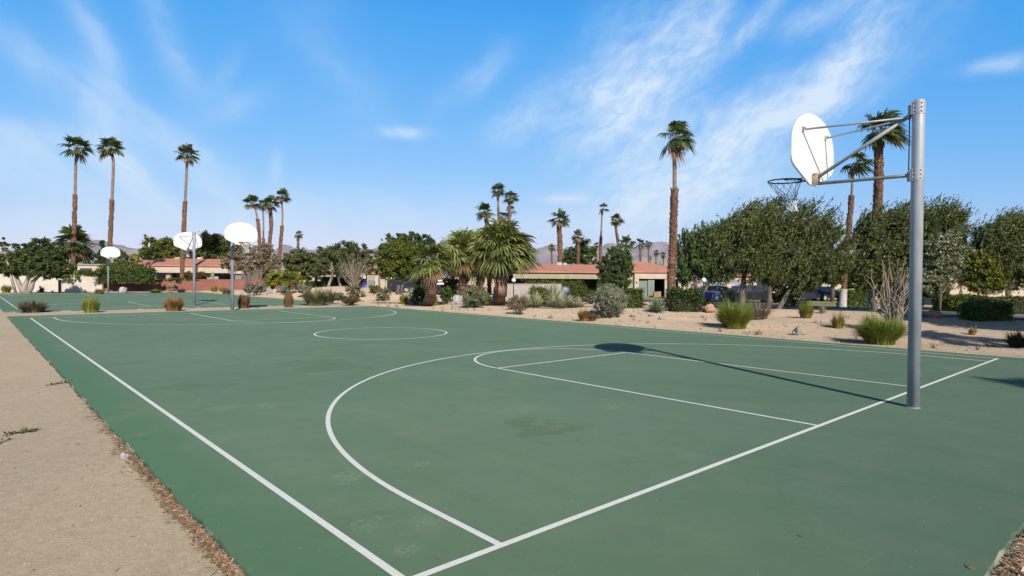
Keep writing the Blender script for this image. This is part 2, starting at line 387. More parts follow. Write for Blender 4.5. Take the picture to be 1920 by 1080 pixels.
def brick_mat():
    m, t, p = newmat('brick_red', .9, .2); tcn = t.node('ShaderNodeTexCoord')
    br = t.node('ShaderNodeTexBrick'); mp = t.node('ShaderNodeMapping'); mp.inputs['Rotation'].default_value = (math.pi/2, 0, 0)
    t.l.new(tcn.outputs['Object'], mp.inputs[0]); t.l.new(mp.outputs[0], br.inputs[0])
    br.inputs['Color1'].default_value = (.36, .135, .095, 1); br.inputs['Color2'].default_value = (.30, .115, .085, 1); br.inputs['Mortar'].default_value = (.25, .14, .11, 1)
    br.inputs['Scale'].default_value = 1.; br.inputs['Brick Width'].default_value = .8; br.inputs['Row Height'].default_value = .2; br.inputs['Mortar Size'].default_value = .02
    n = t.noise(tcn.outputs['Object'], .8, 4)
    t.put(p.inputs['Base Color'], t.mix(t.math('MULTIPLY', t.smooth(n, .4, .7), .4), br.outputs[0], (.42, .18, .13))); return m
M_BRICK = brick_mat()

L_DARK = leafmat('leaf_dark', (.030, .052, .014), (.090, .118, .030), (.14, .17, .05))
L_OLIVE = leafmat('leaf_olive', (.034, .050, .012), (.135, .158, .046), (.19, .21, .08))
L_MID = leafmat('leaf_mid', (.055, .080, .010), (.145, .170, .022), (.20, .22, .04))
L_GREEN = leafmat('leaf_green', (.035, .070, .016), (.095, .150, .032), (.15, .20, .05))
L_WILLOW = leafmat('leaf_willow', (.030, .062, .016), (.095, .145, .038), (.20, .24, .09))
L_SILVER = leafmat('leaf_silver', (.11, .13, .06), (.27, .29, .16), (.48, .48, .32))
L_SAGE = leafmat('leaf_sage', (.14, .15, .10), (.27, .27, .19), (.30, .24, .23))
L_YEL = leafmat('leaf_yellow', (.13, .16, .012), (.30, .30, .025), (.38, .36, .04))
L_BROWN = leafmat('leaf_brown', (.20, .15, .095), (.36, .28, .18), (.20, .19, .09))
L_HEDGE = leafmat('leaf_hedge', (.032, .060, .010), (.095, .140, .022), (.16, .20, .035))
L_CYP = leafmat('leaf_cypress', (.018, .040, .018), (.05, .08, .03))
L_FROND = leafmat('frond_green', (.050, .082, .022), (.115, .155, .045), (.20, .21, .08), scale=.8)
L_FRONDY = leafmat('frond_yellow_green', (.11, .135, .045), (.26, .27, .10), (.37, .33, .11), scale=1.2)
L_FRONDG = leafmat('frond_bushy_green', (.10, .135, .040), (.25, .285, .085), (.38, .37, .13), scale=1.2)
L_DEAD = leafmat('frond_dead', (.20, .12, .07), (.34, .21, .13))
L_GRASSG = leafmat('grass_green', (.10, .17, .018), (.27, .34, .05), (.52, .42, .17), scale=2.)
L_GRASSY = leafmat('grass_yellow', (.20, .21, .025), (.36, .33, .05), (.45, .30, .10), scale=2.)
L_GRASSO = leafmat('grass_orange', (.22, .11, .03), (.46, .26, .08), (.15, .15, .04), scale=2.)
L_GRASSB = leafmat('grass_brown', (.10, .065, .045), (.30, .17, .08), (.09, .09, .04), scale=2.)
L_GRASSP = leafmat('grass_purple', (.14, .09, .085), (.30, .21, .20), (.40, .30, .26), scale=2.)
L_GRASSD = leafmat('grass_dim', (.11, .095, .06), (.24, .21, .13), (.08, .06, .05), scale=2.)
L_AGAVE = leafmat('agave_leaf', (.12, .19, .105), (.27, .34, .20), (.40, .42, .24), scale=2., trans=.05)
L_AGAVEP = leafmat('agave_pale', (.24, .27, .15), (.42, .43, .26), (.50, .45, .28), scale=2., trans=.05)
L_FLOWER = leafmat('flower_pink', (.42, .02, .12), (.60, .06, .22))
L_LITTER = leafmat('litter', (.28, .175, .11), (.46, .30, .185), (.62, .48, .32), scale=6., trans=.05)
L_STEM = leafmat('stem_tan', (.26, .21, .16), (.42, .35, .27), (.30, .20, .15), trans=0)

# ------------------------------------------------------------ the large structure: ground, slabs, markings, road, hills
def ground():
    def axis(a, b, st, far): 
        c = list(np.arange(a, b+1e-6, st)); lo = [a-v for v in far][::-1]; hi = [b+v for v in far]; return np.array(lo+c+hi)
    far = [3, 8, 16, 30, 60, 120, 250, 600, 1500, 4000, 9000]
    xs = axis(-16, 44, .4, far); ys = axis(-8, 74, .5, far)
    X, Y = np.meshgrid(xs, ys); Z = height(X, Y)
    V = np.stack([X, Y, Z], -1).reshape(-1, 3); nx, ny = len(xs), len(ys)
    i = np.arange(ny-1)[:, None]*nx+np.arange(nx-1)[None]; i = i.reshape(-1)
    Fc = np.stack([i, i+1, i+1+nx, i+nx], -1)
    me = bpy.data.meshes.new('ground'); me.from_pydata(V.tolist(), [], Fc.tolist()); me.materials.append(M_SAND)
    me.polygons.foreach_set('use_smooth', [True]*len(Fc)); me.update()
    tag(link('ground', me), kind='structure')
ground()

def slab(name, x0, x1, y0, y1, seed):
    rng = random.Random(seed); pts = []
    def edge(a, b, n):
        for k in range(n):
            f = k/n; x = a[0]+(b[0]-a[0])*f; y = a[1]+(b[1]-a[1])*f
            j = rng.gauss(0, .006)+.018*noise.noise(Vector((x*2.3, y*2.3, seed)))
            pts.append((x+j, y+j))
    edge((x0, y0), (x1, y0), 160); edge((x1, y0), (x1, y1), 260); edge((x1, y1), (x0, y1), 160); edge((x0, y1), (x0, y0), 260)
    n = len(pts); m = MB(); cx, cy = (x0+x1)/2, (y0+y1)/2
    m.k = 0
    inn = [(x+(.010 if x < cx else -.010)*(abs(x-cx) > (x1-x0)/2-.1), y+(.010 if y < cy else -.010)*(abs(y-cy) > (y1-y0)/2-.1)) for x, y in pts]
    m.add([(x, y, 0) for x, y in inn], [tuple(range(n))])
    m.k = 1
    m.add([(x, y, 0) for x, y in inn]+[(x, y, -.010) for x, y in pts]+[(x, y, -.14) for x, y in pts],
          [(i, i+n, (i+1) % n+n, (i+1) % n) for i in range(n)]+[(i+n, i+2*n, (i+1) % n+2*n, (i+1) % n+n) for i in range(n)])
    # a ring fan keeps the big top face well shaped
    return tag(m.build(name, [M_COURT, M_CONC]), kind='structure')
SX = 7.64
slab('court_surface', -SX-.05, SX, -2.0, 27.1, 1)
slab('court_surface', -SX, SX, 30.6, 61.0, 2)

def markings(root, base, L, WL, WR, R3, yh, ftd, gw=.05):
    """lines of one court; base = y of the near baseline"""
    H = .004
    def strip(m, P, w=gw):
        P = [Vector((x, y, 0)) for x, y in P]; n = len(P); vs = []
        for i, p in enumerate(P):
            t = (P[min(i+1, n-1)]-P[max(i-1, 0)]).normalized(); s = Vector((-t.y, t.x, 0))*w/2
            vs += [(p.x+s.x, p.y+s.y, H), (p.x-s.x, p.y-s.y, H)]
        m.add(vs, [(2*i, 2*i+1, 2*i+3, 2*i+2) for i in range(n-1)])
    def seg(name, P, lab=None):
        m = MB(); strip(m, P); o = m.build(name, M_LINE, root); return o
    B = base; h = gw/2
    seg('sideline', [(-WL, B-h), (-WL, B+L+h)]); seg('sideline', [(WR, B-h), (WR, B+L+h)])
    seg('baseline', [(-WL+h, B), (WR-h, B)]); seg('baseline', [(-WL+h, B+L), (WR-h, B+L)])
    lw = 1.8288
    for (b0, sg) in ((B, 1), (B+L, -1)):
        arc = [((R3)*math.cos(a), b0+sg*(yh+R3*math.sin(a))) for a in np.linspace(0, math.pi, 121)]
        m = MB()
        for k in range(0, 1): strip(m, [(R3, b0+sg*h)]+arc+[(-R3, b0+sg*h)])
        m.build('three_point_line', M_LINE, root)
        seg('lane_line', [(-lw, b0+sg*h), (-lw, b0+sg*ftd)]); seg('lane_line', [(lw, b0+sg*h), (lw, b0+sg*ftd)])
        seg('free_throw_line', [(-lw+h, b0+sg*(ftd)), (lw-h, b0+sg*(ftd))])
        seg('free_throw_circle', [(lw*math.cos(a), b0+sg*(ftd+lw*math.sin(a))) for a in np.linspace(0.012, math.pi-.012, 61)])
    m = MB(); A = [(lw*math.cos(a), B+L/2+lw*math.sin(a)) for a in np.linspace(0, 2*math.pi, 121)]; strip(m, A); m.build('centre_circle', M_LINE, root)
mk = empty('court_markings', (0, 0, 0)); mk['kind'] = 'structure'
markings(mk, 0, 25.37, 7.09, 7.12, 6.43, .93, 5.4645)
mk2 = empty('court_markings', (0, 0, 0)); mk2['kind'] = 'structure'
markings(mk2, 32.86, 25.37, 7.09, 7.12, 6.43, .93, 5.4645)

def ribbon(name, near, far, mat, dz, n=60, kind='structure', nw=6):
    """sheet between two polylines, laid on the terrain"""
    def samp(P, f):
        P = [Vector((p[0], p[1], 0)) for p in P]; d = [0]
        for a, b in zip(P, P[1:]): d.append(d[-1]+(b-a).length)
        s = f*d[-1]
        for i in range(len(P)-1):
            if s <= d[i+1]+1e-9: return P[i].lerp(P[i+1], (s-d[i])/max(d[i+1]-d[i], 1e-6))
        return P[-1]
    vs = []; fs = []
    for i in range(n+1):
        a, b = samp(near, i/n), samp(far, i/n)
        for j in range(nw+1):
            p = a.lerp(b, j/nw); vs.append((p.x, p.y, hz(p.x, p.y)+dz))
    for i in range(n):
        for j in range(nw): q = i*(nw+1)+j; fs.append((q, q+1, q+nw+2, q+nw+1))
    me = bpy.data.meshes.new(name); me.from_pydata(vs, [], fs); me.materials.append(mat); me.polygons.foreach_set('use_smooth', [True]*len(fs))
    return tag(link(name, me), kind=kind)
RN = [(26.5,-40), (24.2,-8), (23.0, 0.0), (23.4, 4.5), (24.6, 9), (26.5, 14), (29.5, 22), (32.5, 30), (33, 42), (30, 60)]
RF = [(x+5.6, y-.6) for x, y in RN]
LF = [(x+24, y-1.2) for x, y in RN]
ribbon('lawn', RF, LF, M_LAWN, .03, 160, nw=14)
ribbon('road', RN, RF, M_ASPH, .045, 160, nw=8)
def kerb(P, dx):
    m = MB(); n = 160; pts = []
    for a, b in zip(P, P[1:]):
        for k in range(14): f = k/14; pts.append((a[0]+(b[0]-a[0])*f+dx, a[1]+(b[1]-a[1])*f))
    vs = []
    for x, y in pts:
        z = hz(x, y)
        vs += [(x-.08, y, z-.1), (x-.08, y, z+.15), (x+.08, y, z+.15), (x+.08, y, z-.1)]
    m.add(vs, [(4*i+a, 4*i+b, 4*i+4+b, 4*i+4+a) for i in range(len(pts)-1) for a, b in ((0, 1), (1, 2), (2, 3))])
    tag(m.build('kerb', M_KERB), kind='structure')
kerb(RF, .08)
ribbon('path', [(9.5, 31), (13.3, 22), (16.6, 15.5), (20.5, 9.5)], [(10.4, 31.4), (14.2, 22.5), (17.5, 16), (21.3, 10)], M_PATH, .02, 60, nw=3)
ribbon('driveway', [(38.5, 27), (52, 41)], [(44, 22), (57, 36)], M_ASPH, .05, 30)

def hills():
    m = MB(); R0, R1 = 5200, 9000; N = 520; K = 26; vs = []
    prof = [(-.85,.052),(-.78,.030),(-.74,.022),(-.70,.030),(-.660,.036),(-.635,.046),(-.61,.050),(-.585,.047),(-.55,.040),(-.50,.045),(-.45,.047),(-.40,.043),(-.36,.044),(-.28,.044),(-.22,.052),(-.15,.050),(0,.050),(.06,.052),(.15,.056),(.25,.056),(.35,.050),(.5,.045),(.8,.04)]
    pa = [p[0] for p in prof]; pe = [p[1] for p in prof]
    azc = math.atan2(FW[0], FW[1])
    for i in range(N+1):
        a = -1.05+2.1*i/N; e = float(np.interp(a, pa, pe))
        for j in range(K+1):
            f = j/K; r = R0+(R1-R0)*f; x = math.sin(azc+a); y = math.cos(azc+a)
            ridge = math.sin(min(f/.55, 1)*math.pi/2)**1.3 if f < .55 else max(0, 1-(f-.55)*1.6)
            nz = noise.fractal(Vector((x*26, y*26, f*4.0)), 1.0, 2.1, 6)
            nn = noise.fractal(Vector((a*24, f*7, 3.1)), .8, 2.2, 6)
            hgt = e*(R0+(R1-R0)*.55)*ridge*(1+.16*nn*(.3+.7*(1-f)))+45*nn*ridge+nz*10*ridge
            vs.append((CAM[0]+x*r, CAM[1]+y*r, hgt*.92-4))
    fs = [(i*(K+1)+j, (i+1)*(K+1)+j, (i+1)*(K+1)+j+1, i*(K+1)+j+1) for i in range(N) for j in range(K)]
    me = bpy.data.meshes.new('hills'); me.from_pydata(vs, [], fs); me.materials.append(M_HILL); me.polygons.foreach_set('use_smooth', [True]*len(fs))
    tag(link('hills', me), kind='structure')
hills()

# ------------------------------------------------------------ houses and walls
class Site:
    """local frame facing the camera side: x right, y away, z up; sizes read at depth dep"""
    def __init__(s, name, px0, dep, label, cat, zb=None, group=None):
        s.px0, s.dep = px0, dep; p = AT(px0, dep)
        if zb is not None: p.z = zb
        s.o = empty(name, p, label, cat, group, rz=yaw); s.z0 = p.z
    def x(s, px, yo=0): return (px-s.px0)*(s.dep+yo)/F
    def x_(s, px, yo=0):
        return (px-960)*(s.dep+yo)/F-(s.px0-960)*s.dep/F
    def z(s, py, px=None, yo=0):
        px = s.px0 if px is None else px
        return float((CAM+ray(px, py)*(s.dep+yo))[2])-s.z0
    def part(s, m, name, mat, smooth=False, parent=None): return m.build(name, mat, parent or s.o, smooth)
    def wall(s, px0, px1, pt, pb, yo, th, name, mat, parent=None):
        xa, xb = s.x_(px0, yo), s.x_(px1, yo); zt = s.z(pt, yo=yo); zb = s.z(pb, yo=yo) if pb is not None else -.3
        m = MB(); m.box(((xa+xb)/2, yo+th/2, (zt+zb)/2), (xb-xa, th, zt-zb)); return m.build(name, mat, parent or s.o)
    def hip(s, pe0, pe1, pyE, pr0, pr1, pyR, yo, dep, name='roof', mat=None, over=.0):
        xa, xb = s.x_(pe0, yo), s.x_(pe1, yo); ze = s.z(pyE, yo=yo); ym = yo+dep/2
        ra, rb = s.x_(pr0, ym), s.x_(pr1, ym); zr = s.z(pyR, yo=ym)
        m = MB(); y0, y1 = yo-over, yo+dep+over
        vs = [(xa, y0, ze), (xb, y0, ze), (xb, y1, ze), (xa, y1, ze), (ra, ym, zr), (rb, ym, zr)]
        m.add(vs+[(x, y, z-.12) for x, y, z in vs[:4]], [(0,1,5,4), (1,2,5), (2,3,4,5), (3,0,4), (0,6,7,1), (1,7,8,2), (2,8,9,3), (3,9,6,0), (6,9,8,7)])
        return m.build(name, mat or M_TILE, s.o)

# house A, left, behind the brick wall
h = Site('house', 350, 77, 'long cream bungalow with a low red tile roof behind the brick wall', 'house')
h.wall(277, 427, 498, 511.5, 0, .35, 'fascia', M_STUCCO)
h.wall(268, 455, 505, None, 3.0, 9.0, 'wall', M_STUCCO2)
h.hip(277, 427, 497.5, 297, 412, 485.0, -.2, 12)
h.hip(248, 281, 499, 262, 276, 488.0, 1.5, 9)
h.wall(253, 277, 500, None, 2.0, 7, 'wall', M_STUCCO)
h.wall(427, 456, 505.5, 512.5, .6, .3, 'fascia', M_STUCCO)
h.wall(292, 312, 511.5, 523, 2.85, .1, 'window', M_GLASS); h.wall(318, 345, 511.5, 523, 2.85, .1, 'window', M_GLASS)
h.wall(390, 440, 511.5, 523, 2.85, .1, 'window', M_GLASS)
h.wall(279, 292, 511.5, None, .4, .3, 'wall', M_GREYP); h.wall(441, 452, 512.5, None, .9, .2, 'wall', M_GREYP)
h.wall(311, 319, 507, None, .5, .5, 'pillar', M_STUCCO2); h.wall(452.5, 454, 506, None, .5, .2, 'post', M_WOOD)
h.wall(388, 409, 518, None, .3, .15, 'wall', M_BLOCK)
for (a, b, t_) in ((330, 336, 483.3), (372, 379, 482.6)):
    m = MB(); x0, x1 = h.x_(a, 6), h.x_(b, 6); z = h.z(t_, yo=6); m.box(((x0+x1)/2, 6, z-.25), (x1-x0, .6, .5)); m.ball(((x0+x1)/2+.2, 6, z), .12, 8); m.build('roof_vent', M_WHITEW, h.o)
# house C, far left
h = Site('house', 165, 76, 'cream flat building behind the white wall and left palms', 'house')
h.wall(60, 210, 496, None, 0, 6, 'wall', M_STUCCO); h.wall(58, 212, 494.8, 497, -.15, 6.3, 'roof', M_STUCCO2)
h.wall(150, 172, 503, 511, -.05, .08, 'window', M_GLASS)
h = Site('house', 5, 70, 'tan building cut by the left picture edge behind the white wall', 'house')
h.wall(-60, 9, 478, 500, 0, 5, 'wall', M_STUCCO2); h.wall(-60, 8, 500, None, 1, 4, 'wall', M_INSIDE_SHADE); h.wall(-62, 10, 476.5, 479, -.2, 5.4, 'roof', M_STUCCO)
# house D, centre left
h = Site('house', 640, 66, 'pale bungalow with orange tile roof behind the leaning grey green tree', 'house')
h.wall(596, 690, 512, 519, 0, .3, 'fascia', M_STUCCO2); h.wall(590, 690, 516, None, 3.5, 5, 'wall', M_INSIDE_SHADE)
h.hip(560, 672, 511.5, 585, 650, 500, -.2, 9)
h.wall(596, 600, 519, None, .0, .3, 'pillar', M_WHITEW)
h.wall(688, 712, 511, None, -1.5, 5, 'wall', M_STUCCO2); h.wall(690, 700, 525, 540, -1.6, .08, 'door', M_GREYP)
h.hip(684, 716, 511, 694, 704, 499, -1.7, 5.5)
h.wall(703, 709, 518, None, -2.4, .8, 'wall', M_STUCCO); h.wall(713, 722, 523, None, -2.4, .4, 'wall', M_STUCCO)
h.wall(724, 850, 520, 523, -.5, .3, 'fascia', M_WHITEW); h.wall(724, 860, 522, None, 2.5, 4, 'wall', M_INSIDE_SHADE)
for p in (722.5, 760, 800, 838): h.wall(p, p+2.4, 522, None, -.4, .25, 'pillar', M_WHITEW)
# house B, centre right
h = Site('house', 1100, 74, 'low tan house with salmon tile roof and open grey garage beside the tall palm', 'house')
h.wall(962, 1180, 510.3, 523, 0, .4, 'fascia', M_STUCCO2)  # darker stucco stands in for the shading of this turned face
h.hip(958, 1182, 509.8, 1006, 1176, 496.0, -.3, 13)
h.wall(950, 1185, 516, None, 4, 8, 'wall', M_INSIDE_SHADE); h.wall(1120, 1176, 522, None, 1.0, .25, 'wall', M_GREYP)
h.wall(975, 1000, 523.5, 545, 3.8, .12, 'window', M_GLASS)
h.wall(1176, 1190, 508.6, None, -3.2, 10, 'wall', M_STUCCO2)
h.wall(1190, 1198, 508.6, None, -3.6, .5, 'wall', M_STUCCO)
h.wall(1198, 1290, 508.6, 521.8, -3.6, .5, 'wall', M_STUCCO)
h.wall(1246.5, 1260, 521.8, None, -3.5, .4, 'wall', M_STUCCO); h.wall(1272, 1290, 521.8, None, -3.5, .4, 'wall', M_STUCCO)
g = h.wall(1198.2, 1216, 524.2, None, -3.2, .12, 'garage_door', M_GREYP); g = h.wall(1215, 1227, 523.4, None, -3.36, .12, 'garage_door', M_GREYP)
h.wall(1190, 1290, 516, None, 5.5, .3, 'wall', M_INSIDE_SHADE); h.wall(1288, 1290.5, 512, None, -3.1, 9, 'wall', M_STUCCO2)
h.hip(1168, 1300, 508.3, 1184, 1206, 489.5, -3.8, 11)
h.wall(1193.4, 1194.8, 527, 530.5, -3.72, .12, 'wall_lamp', M_DARK)
h.wall(1276, 1292, 524, 530, -5.5, .6, 'fascia', M_STUCCO)
for (a, b, t_) in ((1043, 1053, 494.0), (1055, 1062, 494.6)):
    m = MB(); x0, x1 = h.x_(a, 6), h.x_(b, 6); z = h.z(t_, yo=6); m.box(((x0+x1)/2, 6, z-.2), (x1-x0, .8, .6)); m.build('roof_unit', M_GALV, h.o)
h.wall(1064, 1064.8, 496.5, 509.6, -.15, .1, 'roof_seam', M_TILE)
# boxes standing in the garage
def crate(px, dep, w_, h_, mat, label):
    p = AT(px, dep); o = empty('storage_box', p, label, 'box', rz=yaw); m = MB()
    m.box((0, 0, h_/2), (w_, .5, h_)); m.build('carton', mat, o); m = MB(); m.box((-w_/4, 0, h_+.014), (w_/2-.01, .51, .02)); m.build('flap', mat, o); m = MB(); m.box((w_/4, 0, h_+.02), (w_/2-.01, .51, .02)); m.build('flap', mat, o)
crate(1229, 69.6, .42, .62, M_CARDB, 'left brown box standing in the open garage'); crate(1235.5, 69.6, .40, .66, M_CARDB, 'right brown box standing in the open garage')
# houses behind the right hand trees
h = Site('house', 1500, 78, 'cream house glimpsed behind the large olive tree', 'house')
h.wall(1360, 1620, 517, None, 0, 7, 'wall', M_STUCCO); h.hip(1355, 1625, 517, 1385, 1600, 503, -.4, 8)
h.wall(1420, 1450, 524, 545, -.08, .1, 'window', M_GLASS); h.wall(1500, 1535, 524, 545, -.08, .1, 'window', M_GLASS)
h = Site('house', 1880, 52, 'sandy house behind the far right trees and hedge', 'house')
h.wall(1780, 2000, 498, None, 0, 7, 'wall', M_STUCCO); h.hip(1775, 2010, 498, 1810, 1980, 482, -.4, 8); h.wall(1820, 1850, 512, 540, -.08, .1, 'window', M_GLASS)
h = Site('carport', 1355, 70, 'grey gabled carport roof behind the white car', 'carport')
h.hip(1293, 1392, 531, 1325, 1372, 519, 0, 6, 'roof', M_BLOCK)
for p in (1297, 1388): h.wall(p, p+2.5, 531, None, .3, .25, 'post', M_WOOD)

# perimeter walls
def long_wall(name, p0, p1, ztop, mat, label, caps=True, joints=None, th=.2):
    a, b = Vector((p0[0], p0[1], 0)), Vector((p1[0], p1[1], 0)); L = (b-a).length; an = math.atan2(b.y-a.y, b.x-a.x)
    o = empty(name, (a.x, a.y, 0), label, 'wall', rz=an)
    m = MB(); z0 = min(hz(*p0), hz(*p1))-.3
    if joints:
        x = 0; k = 0
        while x < L-.2:
            x2 = min(L, x+joints); m2 = MB(); m2.box(((x+x2)/2, 0, (ztop+z0)/2), (x2-x-.06, th, ztop-z0)); m2.build('panel', mat, o)
            m3 = MB(); m3.box((x, .0, (ztop+z0)/2-.03), (.06, th*.7, ztop-z0)); m3.build('joint', M_BLOCK, o); x = x2
    else:
        m.box((L/2, 0, (ztop+z0)/2), (L, th, ztop-z0)); m.build('brickwork', mat, o)
    if caps:
        m = MB(); m.box((L/2, 0, ztop+.03), (L, th+.06, .06)); m.build('coping', mat, o)
    return o
P0 = AT(-70, 58); P1 = AT(193, 59)
long_wall('boundary_wall', (P0.x, P0.y), (P1.x, P1.y), 1.68, M_WHITEW, 'cream painted panel wall beyond the far left court', joints=3.0)
P0 = AT(194, 59.5); P1 = AT(540, 71)
long_wall('brick_wall', (P0.x, P0.y), (P1.x, P1.y), 1.12, M_BRICK, 'red brick wall in front of the long cream bungalow')
P0 = AT(950, 52); P1 = AT(1052, 54)
long_wall('garden_wall', (P0.x, P0.y), (P1.x, P1.y), 1.02, M_BLOCK, 'low grey block wall behind the pale agave row')
o = empty('wall_pier', AT(1062, 50), 'white slanted pier at the right end of the grey block wall', 'pier', rz=yaw)
m = MB(); m.prism([(-.42, -.2), (.0, -.2), (.0, 1.05), (-.30, 1.05)], -.25, .25); m.build('pier', M_WHITE, o)
m = MB(); m.prism([(.003, -.2), (.52, -.2), (.18, 1.05), (.003, 1.05)], -.22, .6); m.build('buttress', M_STUCCO2, o)
P0 = AT(562, 47); P1 = AT(600, 50)
m = MB(); m.box((0, 0, .35), (.22, .22, 1.55)); tag(m.build('wooden_post', M_WOOD, None, loc=AT(112, 56)), 'weathered wooden post in front of the cream panel wall', 'post')

# ------------------------------------------------------------ basketball hoops
def board_poly():
    P = [(-.12, 0), (.12, 0), (.60, .20), (.655, .235), (.69, .29), (.70, .34)]
    a0 = math.asin(.0)
    for k in range(0, 33):
        a = math.pi*k/32; P.append((.70*math.cos(a)*(abs(math.cos(a))**.0), .50+.50*math.sin(a)**.92))
    P += [(-.70, .34), (-.69, .29), (-.655, .235), (-.60, .20)]
    return P
def hoop(loc, rz, label, rim_mat, seed, swing=(.07, -.06), dark_net=False, detail=True):
    rng = random.Random(seed)
    o = empty('basketball_hoop', loc, label, 'basketball hoop', 'outdoor basketball hoops on single poles', rz)
    m = MB(); m.tube([(0, 0, -.1), (0, 0, 3.84), (0, 0, 3.86), (0, 0, 3.875)], [.0705, .0705, .066, .045], 32); pole = m.build('pole', M_GALV, o, True)
    m = MB(); m.tube([(0, 0, 0), (0, 0, .006), (0, 0, .012)], [.084, .080, .071], 24, cap=False); m.build('base_collar', M_GALV2, o, True)
    for zc, hh in ((3.765, .16), (2.93, .15)):
        m = MB(); m.tube([(0, 0, zc-hh/2), (0, 0, zc+hh/2)], .0745, 32); b = m.build('clamp_band', M_GALV, o, False)
        for s in (-1, 1):
            for yy in (.035, .055):
                e = MB(); e.box((s*.083, yy, zc), (.026, .010, hh)); e.build('clamp_ear', M_GALV, b)
            if detail:
                for dz in (-.05, 0, .05):
                    e = MB(); e.box((s*.084, .026, zc+dz), (.014, .014, .014)); e.build('bolt', M_DARK, b)
                    e = MB(); e.box((s*.056, -.045, zc+dz), (.013, .016, .016), rz=s*.9); e.build('bolt', M_DARK, b)
        e = MB(); e.box((0, .085, zc-.01), (.05, .05, hh*.8)); e.build('clamp_lug', M_GALV, b)
    zt = 3.69
    m = MB(); m.tube([(0, .08, 3.70), (0, 1.19, 3.055)], .024, 14); m.build('diagonal_arm', M_GALV, o, True)
    m = MB(); m.tube([(0, .08, 2.935), (0, .25, 2.938), (0, 1.20, 2.955)], .0225, 14); m.build('lower_arm', M_GALV2, o, True)
    m = MB(); m.tube([(0.0, .098, 3.66), (0.0, .098, 2.99)], .007, 8); m.build('tie_rod', M_DARK, o, True)
    for s in (-1, 1):
        m = MB(); m.tube([(s*.02, .09, 3.665), (s*.38, 1.235, 3.655)], .0135, 10); ur = m.build('upper_rod', M_GALV, o, True)
        m = MB(); m.box((s*.38, 1.262, 3.66), (.035, .016, .07)); m.box((s*.38, 1.243, 3.672), (.012, .04, .028)); m.build('rod_bracket', simple_rust, ur)
    m = MB(); m.box((0, 1.262, 3.02), (.11, .010, .12)); m.box((-.035, 1.228, 3.02), (.010, .07, .16)); m.box((.035, 1.228, 3.02), (.010, .07, .16)); m.box((0, 1.215, 3.02), (.062, .016, .03)); m.build('mount_bracket', simple_rust, o)
    P = board_poly(); m = MB(); n = len(P); z0 = 2.935; x0 = .02
    def ring(sc, y): return [(x0+(a)*sc, y, z0+.5+(b-.5)*sc) for a, b in P]
    rings = [ring(.985, 1.270), ring(1.0, 1.278), ring(1.0, 1.294), ring(.985, 1.302)]
    vs = sum(rings, []); fs = [tuple(range(n)), tuple(3*n+i for i in reversed(range(n)))]
    for r_ in range(3): fs += [(r_*n+i, (r_+1)*n+i, (r_+1)*n+(i+1) % n, r_*n+(i+1) % n) for i in range(n)]
    m.add(vs, fs); m.build('backboard', M_BOARD, o)
    # rim
    rc = Vector((x0, 1.302+.15+.229, 3.045)); R = .229
    m = MB(); m.tube([(rc.x+R*math.cos(a), rc.y+R*math.sin(a), rc.z) for a in np.linspace(0, 2*math.pi, 49)], .0095, 8, cap=False)
    rim = m.build('rim', rim_mat, o, True)
    m = MB(); m.box((x0, 1.309, 3.03), (.15, .012, .12)); m.box((x0, 1.36, 3.052), (.13, .10, .008)); m.build('rim_plate', rim_mat, rim)
    for s in (-1, 1):
        m = MB()
        m.tube([(x0+s*.05, 1.315, 2.99), (x0+s*.09, 1.42, 3.022), (x0+s*.20, 1.60, 3.030)], .0065, 6)
        m.build('rim_brace', rim_mat, rim, True); m = MB(); m.tube([(x0+s*.06, 1.315, 3.045), (x0+s*.11, 1.45, 3.043), (x0+s*R*.98, rc.y-.02, 3.043)], .0065, 6)
        m.build('rim_brace', rim_mat, rim, True)
    m = MB()
    for k in range(12):
        if not detail: break
        a = 2*math.pi*(k+.5)/12; p = rc+Vector((R*math.cos(a), R*math.sin(a), -.012)); m = MB(); m.tube([p+Vector((0, 0, .006)), p+Vector((0, 0, -.018))], .0035, 4); m.build('net_hook', rim_mat, rim)
    # net: levels of a knotted diamond mesh, blown to one side, gathered at the bottom
    lv = [0, .09, .17, .235, .29, .335, .38, .425]; rr = [.222, .172, .128, .098, .078, .068, .062, .066]
    node = []
    Rm = Matrix.Rotation(-rz, 3, 'Z')
    for k, (dz, r) in enumerate(zip(lv, rr)):
        f = (dz/.425)**1.2; sh = Rm @ Vector((RT[0]*swing[0]+FW[0]*swing[1], RT[1]*swing[0]+FW[1]*swing[1], 0))*f
        node.append([rc+Vector((r*math.cos(2*math.pi*(i+.5*(k % 2))/12), r*math.sin(2*math.pi*(i+.5*(k % 2))/12), -dz-.015))+sh+Vector([rng.gauss(0, .006*(k > 0)) for _ in range(3)]) for i in range(12)])
    ma, mb_ = MB(), MB()
    for k in range(len(lv)-1):
        q = mb_ if k >= 4 else ma
        wd = .0065 if k >= 4 else (.0026 if detail else .005)
        for i in range(12):
            j = (i+1) % 12 if k % 2 else (i-1) % 12
            for t_ in (i, j):
                a, b = node[k][i], node[k+1][t_]; mid = (a+b)/2+Vector((0, 0, -.006)); q.tube([a, mid, b], wd, 4, cap=False)
        for i in range(12): q.ball(node[k+1][i], wd*1.9, 4)
    nn = ma.build('net', M_NETD if dark_net else M_NET, rim, True); mb_.build('net_hem', M_NET, nn, True)
    return o
simple_rust = simple('rusted_bracket', (.50, .45, .36), (.30, .20, .12), 14., rough=.7)
hoop((.12, -.37, 0), 0, 'nearest basketball hoop, seen from behind, its galvanised pole at the right of the court', M_DARK, 1, swing=(.11, -.03), dark_net=True)
hoop((.22, 26.54, 0), math.pi, 'hoop with orange rim at the far end of the near court', M_ORANGE, 2, swing=(.16, 0), detail=False)
